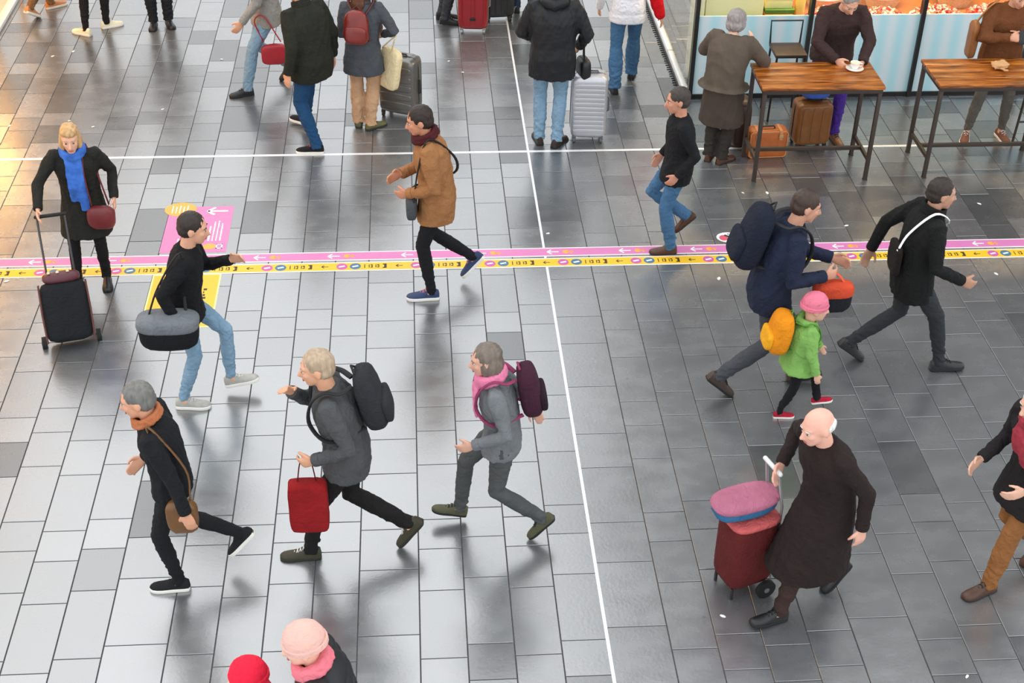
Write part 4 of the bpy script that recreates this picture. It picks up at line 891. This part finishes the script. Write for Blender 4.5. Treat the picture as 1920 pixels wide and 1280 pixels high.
person('phone_person', 'person in a brown jacket and grey chinos holding a phone at the second table', S, hair=('short', '3a2d24'), top=cloth('rust_jacket', '6b3f22'), topkw=dict(hem=.16, fit=1.12, sleeve=1.15, seed=23), legs=cloth('grey_chino', '5f5a53'), legkw=dict(seed=24, fit=.92, hem=.9, cut=.05, amp=.007), shoes=('sneaker', (leather('shoe_rust', '6e4030', .6), SW, LT)), curls=(.9, 1.0))
hp = S['hand'][1][3] + V3(0, -.0, .02)
r = thing('phone', 'black smartphone held by the person at the second table', 'phone', hp + V3(.03, -.03, 0)); MB().box((0, 0, 0), ((.036, 0, 0), (0, .02, .068), (0, -.004, .0012))).build('case', plain('phone_black', '0e0e10', .25), r, bevel=.002); MB().box((0, .004, -.001), ((.033, 0, 0), (0, .018, .062), (0, -.0008, .0003))).build('screen', plain('phone_screen', '20242a', .1), r, smooth=False)
bag('shoulder_bag', 'tan leather bag hanging at the side of the person with the phone', V3(4.5, 13.22, 1.12), V3(.05, .02, 0), V3(.0, .09, 0), V3(0, 0, .2), leather('tan_bag', '8a5426'), leather('tan_bag_strap', 'a66a36'), [V3(4.5, 13.22, 1.3), V3(4.58, 13.2, 1.45), S['sh'][1] + V3(.02, 0, .09), S['sh'][1] + V3(.02, .13, 0), V3(4.52, 13.26, 1.28)], p=4, e=4, sr=.014)

# ---- people crossing in front
S = skeleton(-3.98, 10.78, -84, 1.58, [(-3.88, 10.74, 4, 0, 0), (-4.1, 10.62, 0, 0, 0)], lean=5, hunch=7, hands=((.1, .27, .86), (.42, -.3, .97)), poles=(None, (-.4, -.8, -.3)), head=(3, 10))
w14, S14, j14 = person('scarf_woman', 'blond woman in a long dark coat with a blue scarf pushing a trolley', S, skin='e0ab90', hair=('loose', 'c09a6a'), top=cloth('black_olive', '23231f'), topkw=dict(name='coat', hem=.36, fit=1.02, flare=.05, seed=25), legs=BLACKC, legkw=dict(fit=.85, hem=.8, seed=26), shoes=('boot', (BLKSHOE, SB, None)), scarf=(surf('blue_scarf', '3f6fc4', .85, 0, .75, 14, .4, 120, .2), .5))
h = S14['hand'][0][3]
bag('handbag', 'oxblood red handbag at the hip of the blond woman', V3(-3.8, 10.58, .74), V3(.12, 0, 0), V3(0, .06, 0), V3(0, 0, .11), leather('oxblood', '6e2226'), None, [V3(-3.87, 10.6, .84), S14['sh'][0] + V3(-.08, -.12, -.1), S14['sh'][0] + V3(-.06, .0, .085), V3(-3.75, 10.7, .8)], p=2.8, e=3, sr=.009)
# her two-wheeled trolley
r = thing('trolley_case', 'black two wheeled trolley case with a striped top in front of the blond woman', 'suitcase', (-4.0, 9.76, 0)); r.rotation_euler = (-27 * D2R, 0, 14 * D2R)
FB = cloth('trolley_black', '1c1e21'); mb = MB(); pillow(mb, (0, 0, .3), ((.19, 0, 0), (0, .1, 0), (0, 0, .25)), 6, 5, 26, 14); tb = mb.build('case_body', FB, r, fix=True)
for s in (-1, 1):
    MB().tube([(s * .185, -.08, .06), (s * .19, -.1, .3), (s * .185, -.08, .54)], .008, 6).build('piping', leather('trolley_piping', '5a2c28'), tb, fix=True)
    w_ = MB().tube([(s * .2, .05, .055), (s * .235, .05, .055)], .055, 20).build('wheel', SB, r, fix=True); MB().tube([(s * .195, .05, .055), (s * .24, .05, .055)], .02, 12).build('hub', plain('hub_grey', '6a6a6a', .4), w_, fix=True)
    MB().tube([(s * .11, .07, .5), (s * .11, .07, 1.08)], .009, 8).build('handle_rod', plain('rod_grey', '4a4a4c', .35, .7), r, fix=True)
MB().tube([(-.12, .07, 1.08), (.12, .07, 1.08)], .015, 10, round_ends=True).build('handle_grip', SB, r, fix=True)
mb = MB(); pillow(mb, (0, -.02, .58), ((.15, 0, 0), (0, .08, 0), (0, 0, .05)), 3, 3.5, 20, 8); tp_ = mb.build('top_bundle', leather('striped_plum', '5b2c34'), r, fix=True)
for x in (-.09, -.02, .06): MB().bx(x - .012, x + .012, -.095, .05, .618, .632).build('stripe', plain('stripe_cream', 'd9c7a8', .7), tp_, bevel=.003)

S = skeleton(-2.9, 8.96, 2, 1.72, [(-2.62, 9.08, 0, -12, .06), (-2.99, 8.9, -4, 0, 0)], lean=6, hunch=6, hands=((.36, .14, 1.2), (-.02, -.26, .92)), poles=(None, (-.9, -.3, 0)), head=(0, 12))
person('duffel_person', 'person in a black coat and pale jeans with silver trainers carrying a holdall', S, hair=('short', '2b211c'), top=cloth('black_coat', '141417'), topkw=dict(hem=.1, fit=.98, seed=27), legs=JEANL, legkw=dict(fit=.88, hem=.85, cut=.03, seed=28), shoes=('sneaker', (surf('shoe_silver', 'a8a59e', .5, .2, .3, 30, .4, 90), SW, LT)), curls=(.6, 1.1))
bag('holdall', 'black holdall with a grey top at the hip of the person in silver trainers', V3(-2.98, 8.68, .87), V3(.22, 0, 0), V3(0, .11, 0), V3(0, 0, .15), cloth('holdall_black', '161618'), LD, [V3(-3.12, 8.68, .98), V3(-3.02, 8.74, 1.22), S['sh'][1] + V3(-.02, -.02, .1), V3(-2.86, 8.8, 1.1), V3(-2.84, 8.68, .98)], flap=cloth('holdall_grey', '6f7378'), p=3, e=3.4)
S = skeleton(-.98, 10.46, 180, 1.82, [(-1.05, 10.36, 0, 0, 0), (-.62, 10.62, 0, 48, .05)], lean=5, hunch=6, hands=((.24, .12, 1.05), (.3, -.1, 1.12)), poles=((-.8, .6, -.3), (-.8, -.6, -.3)), head=(0, 14))
person('tan_man', 'man in a tan brown jacket, black trousers and blue running shoes stepping over the tapes', S, skin='c98a6c', hair=('short', '2a1d18'), top=cloth('tan_jacket', '9a6a42'), topkw=dict(hem=.2, fit=1.06, sleeve=1.08, seed=29), legs=BLACKC, legkw=dict(fit=.86, hem=.85, seed=30), shoes=('sneaker', (surf('shoe_blue', '24365c', .6, 0, .5, 40, .4, 90), SW, plain('lace_pink', 'd0808a', .7))), scarf=(cloth('maroon_scarf', '4a1a1e'), 0, .026))
bag('messenger_bag', 'dark grey messenger bag in front of the man in the tan jacket', V3(-1.2, 10.38, .92), V3(.05, .01, 0), V3(0, .13, 0), V3(0, 0, .11), cloth('bag_grey', '4a4c50'), LD, [V3(-1.18, 10.28, 1.0), V3(-1.14, 10.28, 1.3), S['sh'][0] + V3(0, .05, .09), V3(-.85, 10.46, 1.34), V3(-.82, 10.56, 1.14), V3(-.98, 10.68, 1.0), V3(-1.17, 10.6, .98), V3(-1.2, 10.49, .98)], sr=.012)
S = skeleton(1.17, 11.12, 180, 1.62, [(1.15, 11.04, 0, 0, 0), (1.36, 11.24, 0, 42, .1)], lean=0, hunch=4, hands=((.04, .2, .86), (.1, -.26, .84)), head=(0, 8))
person('dark_coat', 'person in a black coat and blue jeans with brown leather shoes on the pink tape', S, skin='c98d74', hair=('short', '3c3430'), top=BLACKC, topkw=dict(hem=.16, fit=1.02, seed=31), legs=JEANM, legkw=dict(hem=1.15, seed=32, amp=.008), shoes=('leather', (BRNSHOE, SBR, None)))
NAVY = cloth('navy_jacket', '1d2438')
S = skeleton(1.5, 8.95, 0, 1.86, [(1.84, 9.02, 0, -10, .02), (1.13, 8.86, 0, 40, .0)], lean=9, hunch=8, hands=((.5, .15, 1.12), (.36, -.16, 1.15)), head=(0, 15))
person('navy_walker', 'tall person in navy with a backpack hurrying behind the small child', S, skin='c9937a', hair=('short', '3b2b22'), top=NAVY, topkw=dict(hem=.16, fit=1.06, sleeve=1.05, seed=33), legs=cloth('grey_trousers', '43464b'), legkw=dict(seed=34), shoes=('leather', (leather('shoe_umber', '3a2c22'), SB, LD)), curls=(.9, 1.0))
backpack('large navy backpack on the person hurrying behind the child', S, cloth('navy_pack', '171c2b'), LD, .17, .25, .1, 0, -.04)
hh = S['hand'][1][3]
bag('shopping_bag', 'dark bag with a red orange top held by the person in navy', hh + V3(.03, -.02, -.2), V3(.15, 0, 0), V3(0, .07, 0), V3(0, 0, .13), cloth('ink_bag', '1a1b22'), plain('strap_orange', 'd2542c', .6), [hh + V3(-.06, -.02, -.09), hh + V3(-.02, 0, -.01), hh + V3(.05, 0, -.01), hh + V3(.12, -.02, -.09)], flap=cloth('red_orange', 'c4472c'), sr=.012)
S = skeleton(1.7, 8.6, 0, 1.06, [(1.93, 8.67, 0, -8, .05), (1.61, 8.57, 0, 0, 0)], lean=6, hunch=3, head=(0, 6), hands=((.2, .14, .55), (.1, -.2, .5)))
GREEN = cloth('green_jacket', '7cab58')
person('child', 'small child in a green jacket and pink hat with red shoes', S, skin='e0ac94', hair=None, hat=(cloth('pink_hat', 'e0788e'), None), top=GREEN, topkw=dict(hem=.16, fit=1.28, sleeve=1.3, seed=35, flare=.05), legs=BLACKC, legkw=dict(seed=36), shoes=('sneaker', (cloth('shoe_red', 'a81c34'), SW, None)), collar=(GREEN, 'hood'))
backpack('bright orange backpack worn by the small child in green', S, cloth('orange_pack', 'e08a14'), plain('strap_green', '4f8a2c', .7), .23, .29, .15, 0, -.06, True, gap=.17, flapmat=cloth('amber_pack', 'e8a01c'))
S = skeleton(2.7, 9.2, 0, 1.82, [(2.3, 9.3, 0, 36, 0), (3.06, 9.14, 0, -4, 0)], lean=3, hunch=5, hands=((-.25, .3, .95), (.3, -.25, .98)), head=(0, 8))
w20, S20, j20 = person('black_walker', 'person all in black striding across the tapes with a white strap', S, skin='b98a72', hair=('short', '2b211c'), top=cloth('near_black', '141414'), topkw=dict(hem=.2, fit=1.04, seed=37), legs=cloth('dark_grey_trousers', '2f3134'), legkw=dict(fit=.95, seed=38), shoes=('leather', (BLKSHOE, SB, LD)), collar=(MATS['near_black'], 'collar'))
bag('sling_bag', 'flat black sling bag on a white strap across the back of the striding person', V3(2.52, 9.16, 1.08), V3(.03, 0, 0), V3(0, .12, 0), V3(0, 0, .14), cloth('sling_black', '1b1512'), WHT, [V3(2.5, 9.08, 1.18), S20['chest'] + V3(-.16, -.1, .02), S20['sh'][1] + V3(-.02, .05, .1), S20['chest'] + V3(.17, 0, .05), S20['chest'] + V3(.05, .2, -.14), V3(2.5, 9.26, 1.12)], sr=.011)

S = skeleton(-2.74, 6.98, 180, 1.68, [(-2.78, 6.92, 0, 0, 0), (-2.32, 7.1, 0, 48, .12)], lean=4, hunch=8, hands=((-.12, .27, .82), (.2, -.22, .9)), head=(0, 14))
person('grey_haired_walker', 'person with grey hair and black clothes in white soled trainers beside a brown bag', S, skin='d39a7c', hair=('short', '6b6a66'), top=cloth('ink_jacket', '17181b'), topkw=dict(hem=.08, fit=.94, seed=39), legs=cloth('ink_trousers', '1a1a1d'), legkw=dict(fit=.86, hem=.9, seed=40), shoes=sneak('1d1e21', SW, LD), scarf=(cloth('rust_scarf', 'b06a44'), 0, .022))
bag('shoulder_bag', 'brown leather shoulder bag at the hip of the grey haired person', V3(-2.66, 6.76, .78), V3(.1, 0, 0), V3(0, .05, 0), V3(0, 0, .13), leather('saddle_brown', '6b4722'), None, [V3(-2.7, 6.78, .9), V3(-2.76, 6.82, 1.2), S['sh'][0] + V3(0, .03, .09), V3(-2.62, 6.84, 1.1), V3(-2.6, 6.78, .9)], sr=.01)
S = skeleton(-1.64, 7.2, 180, 1.78, [(-1.93, 7.18, 0, 0, 0), (-1.2, 7.24, 0, 52, .02)], lean=7, hunch=8, hands=((.2, .2, 1.0), (.34, -.1, 1.32)), poles=(None, (-.3, -.6, -.8)), head=(0, 10))
person('grey_walker', 'person in a dark grey jacket and dark trousers with olive shoes and a backpack', S, skin='d8a080', hair=('short', 'a8927a'), top=cloth('mid_grey_jacket', '4a4b4c'), topkw=dict(hem=.14, fit=1.06, seed=41), legs=cloth('black_jeans', '1a1718'), legkw=dict(seed=42, fit=.98), shoes=('leather', (leather('shoe_olive', '35321f', .6), plain('sole_olive', '20201a', .7), LT)), curls=(1.0, .6))
backpack('charcoal backpack on the person carrying a red shopping bag', S, cloth('charcoal_pack', '2a2a2e'), LD, .16, .22, .09, 0, -.02)
hh = S['hand'][0][3]
bag('shopping_bag', 'tall dark red shopping bag carried by the person with olive shoes', hh + V3(.0, -.02, -.36), V3(.13, 0, 0), V3(0, .06, 0), V3(0, 0, .21), cloth('dark_red_bag', '8a1418'), cloth('dark_red_handle', '5a1014'), [hh + V3(-.06, -.02, -.16), hh + V3(-.03, 0, -.005), hh + V3(.03, 0, -.005), hh + V3(.06, -.02, -.16)], p=7, e=6, sr=.007, amp=.004)
S = skeleton(-.62, 7.4, 180, 1.6, [(-.3, 7.28, 0, 46, .02), (-.92, 7.5, 0, -14, .05)], lean=5, hunch=6, hands=((.2, .2, .92), (-.22, -.26, .86)), head=(0, 10))
person('pink_scarf_walker', 'person in a grey jacket and grey trousers with a pink scarf in mid stride', S, skin='d2a08a', hair=('bob', '6e6258'), top=cloth('soft_grey_jacket', '6d7073'), topkw=dict(hem=.14, fit=1.0, seed=43), legs=cloth('ash_trousers', '4b4d4d'), legkw=dict(seed=44), shoes=('leather', (leather('shoe_moss', '4a4a30', .6), SB, LD)), scarf=(cloth('pink_scarf', 'd97a9c'), .25, .036))
backpack('plum backpack on the person with the pink scarf', S, cloth('plum_pack', '3c1a2c'), cloth('plum_strap', '8a3a5c'), .15, .21, .09, 0, -.03, flapmat=cloth('dark_plum', '24121c'))
COAT = cloth('brown_black_coat', '241a18')
S = skeleton(1.38, 6.6, 203, 1.74, [(1.13, 6.44, -6, -6, 0), (1.63, 6.74, 0, 42, 0)], lean=7, hunch=12, hands=((-.05, .28, .86), (.16, -.3, 1.02)), poles=(None, (-.4, -.7, -.6)), head=(-6, 16))
person('long_coat', 'elderly person with thin white hair in a long dark coat beside a red trolley', S, skin='dfa793', hair=('balding', 'd8d2cc'), top=COAT, topkw=dict(name='coat', hem=.52, fit=1.04, flare=.035, stride=.09, seed=45), legs=cloth('umber_trousers', '3a2a26'), legkw=dict(seed=46), shoes=('leather', (BLKSHOE, SB, LD)))
hh = S['hand'][1][3]
r = thing('shopping_trolley', 'dark red shopping trolley held by the elderly person in the long coat', 'trolley', (.95, 6.78, 0), 20 * D2R)
DRD = cloth('dark_red_trolley', '5a1c1c'); mb = MB(); pillow(mb, (0, 0, .36), ((.17, 0, 0), (0, .14, 0), (0, 0, .28)), 7, 5, 26, 14); bb = mb.build('trolley_bag', DRD, r, fix=True)
for s in (-1, 1):
    w_ = MB().tube([(.09, s * .15, .07), (.09, s * .18, .07)], .07, 22).build('wheel', SB, r, fix=True); MB().tube([(.09, s * .145, .07), (.09, s * .185, .07)], .02, 10).build('hub', MATS['hub_grey'], w_, fix=True)
    MB().tube([(-.13, s * .1, .0), (-.13, s * .1, .1)], .012, 8).build('foot_peg', BLACK, r, fix=True)
    MB().tube([(.175, s * .09, .08), (.175, s * .09, .7), (.12, s * .07, .99)], .01, 8).build('frame_tube', plain('frame_pale', 'b8b8ba', .35, .6), r, fix=True)
MB().tube([(.12, -.09, .99), (.12, .09, .99)], .016, 10, round_ends=True).build('grip', plain('grip_white', 'd9d9d6', .5), r, fix=True)
mb = MB(); pillow(mb, (0, 0, .62), ((.18, 0, 0), (0, .15, 0), (0, 0, .035)), 3, 4, 22, 8); mb.build('lid', cloth('coral_lid', 'c25a5a'), r, fix=True)
bag('soft_bag', 'blue and pink soft bag lying on the dark red shopping trolley', V3(.9, 6.77, .73), V3(.22, .07, 0), V3(-.03, .12, 0), V3(0, 0, .075), cloth('petrol_bag', '35668f'), None, None, p=2.6, e=2.8, flap=cloth('dusty_pink', 'a8647a'), amp=.008)
S = skeleton(2.8, 6.78, 196, 1.7, [(2.6, 6.63, 4, 0, 0), (3.08, 6.9, 0, 36, 0)], lean=6, hunch=12, hands=((.26, .2, .98), (.3, -.2, .95)), head=(0, 18))
person('white_hair', 'person with white hair, dark coat and brown trousers wearing leather boots', S, skin='d8a890', hair=('bob', 'd6d0c8'), top=cloth('dark_coat_red', '1f1b1c'), topkw=dict(hem=.24, fit=1.12, flare=.03, seed=47), legs=cloth('brown_trousers', '8a5a32'), legkw=dict(seed=48, hem=1.1), shoes=('boot', (leather('boot_brown', '4a2c1c'), SBR, LD)), scarf=(surf('red_scarf', '9a3440', .85, 0, .7, 20, .4, 120, .2), .3, .036))
S = skeleton(-1.64, 5.0, 180, 1.62, [(-1.85, 4.92, 0, 0, 0), (-1.35, 5.06, 0, 30, 0)], lean=5, hunch=8, head=(0, 12))
person('pink_hat', 'person in a black jacket with a pale pink knitted hat and pink scarf', S, skin='e0b09a', hair=None, hat=(cloth('pale_pink_hat', 'd9ab9f', .12), None), top=surf('black_puffer', '1b1c1f', .5, 0, .3, 9, .2, 120, .4), topkw=dict(hem=.16, fit=1.14, sleeve=1.18, quilt=.1, amp=.004, seed=49), legs=BLACKC, legkw=dict(seed=50), shoes=('boot', (BLKSHOE, SB, None)), scarf=(cloth('coral_scarf', 'dc7480'), 0, .036))
S = skeleton(-2.03, 5.16, 180, 1.14, [(-2.14, 5.1, 0, 0, 0), (-1.92, 5.2, 0, 25, 0)], lean=3, head=(0, 6))
person('red_child', 'child in a bright red knitted hat walking ahead of the pink hat', S, skin='e0b09a', hair=None, hat=(cloth('red_hat', 'e0203c', .12), None), top=cloth('red_coat', 'c41c34'), topkw=dict(fit=1.15, sleeve=1.15, seed=51), legs=BLACKC, legkw=dict(seed=52), shoes=('boot', (BLKSHOE, SB, None)))

# ---- scraps of litter on the slabs
SCRAP = plain('paper_scrap', 'e9e7e2', .8); rs = random.Random(8)
for i, (x, y) in enumerate(((-5.09, 15.74), (-5.3, 15.61), (-3.86, 14.18), (-4.8, 13.93), (-4.53, 13.78), (-3.36, 15.47), (-5.4, 13.83), (-.75, 15.35), (.06, 11.42), (2.43, 13.15), (2.05, 12.13), (2.29, 12.12), (2.91, 11.46), (4.33, 11.83), (4.05, 10.56), (3.67, 10.47), (.78, 6.49), (2.22, 5.9), (3.37, 10.46), (1.52, 10.58), (-4.76, 10.78), (-.6, 15.04))):
    mb = MB(); a = rs.random() * 6.28; l = .012 + rs.random() * .008; mb.ell((0, 0, .0035), ((math.cos(a) * l * 1.4, math.sin(a) * l * 1.4, .001), (-math.sin(a) * l * .8, math.cos(a) * l * .8, 0), (0, 0, .0045)), 10, 6)
    me = mb.mesh('scrap'); displace(me, lambda co: folds(co + i, 160, i, (1, 1, 1)) * .003)
    tag(put('litter', me, SCRAP, None, (x, y, 0)), 'tiny white scrap of litter lying on the slate floor', 'litter', 'scraps of litter on the floor')
bpy.data.scenes.remove(TMP)
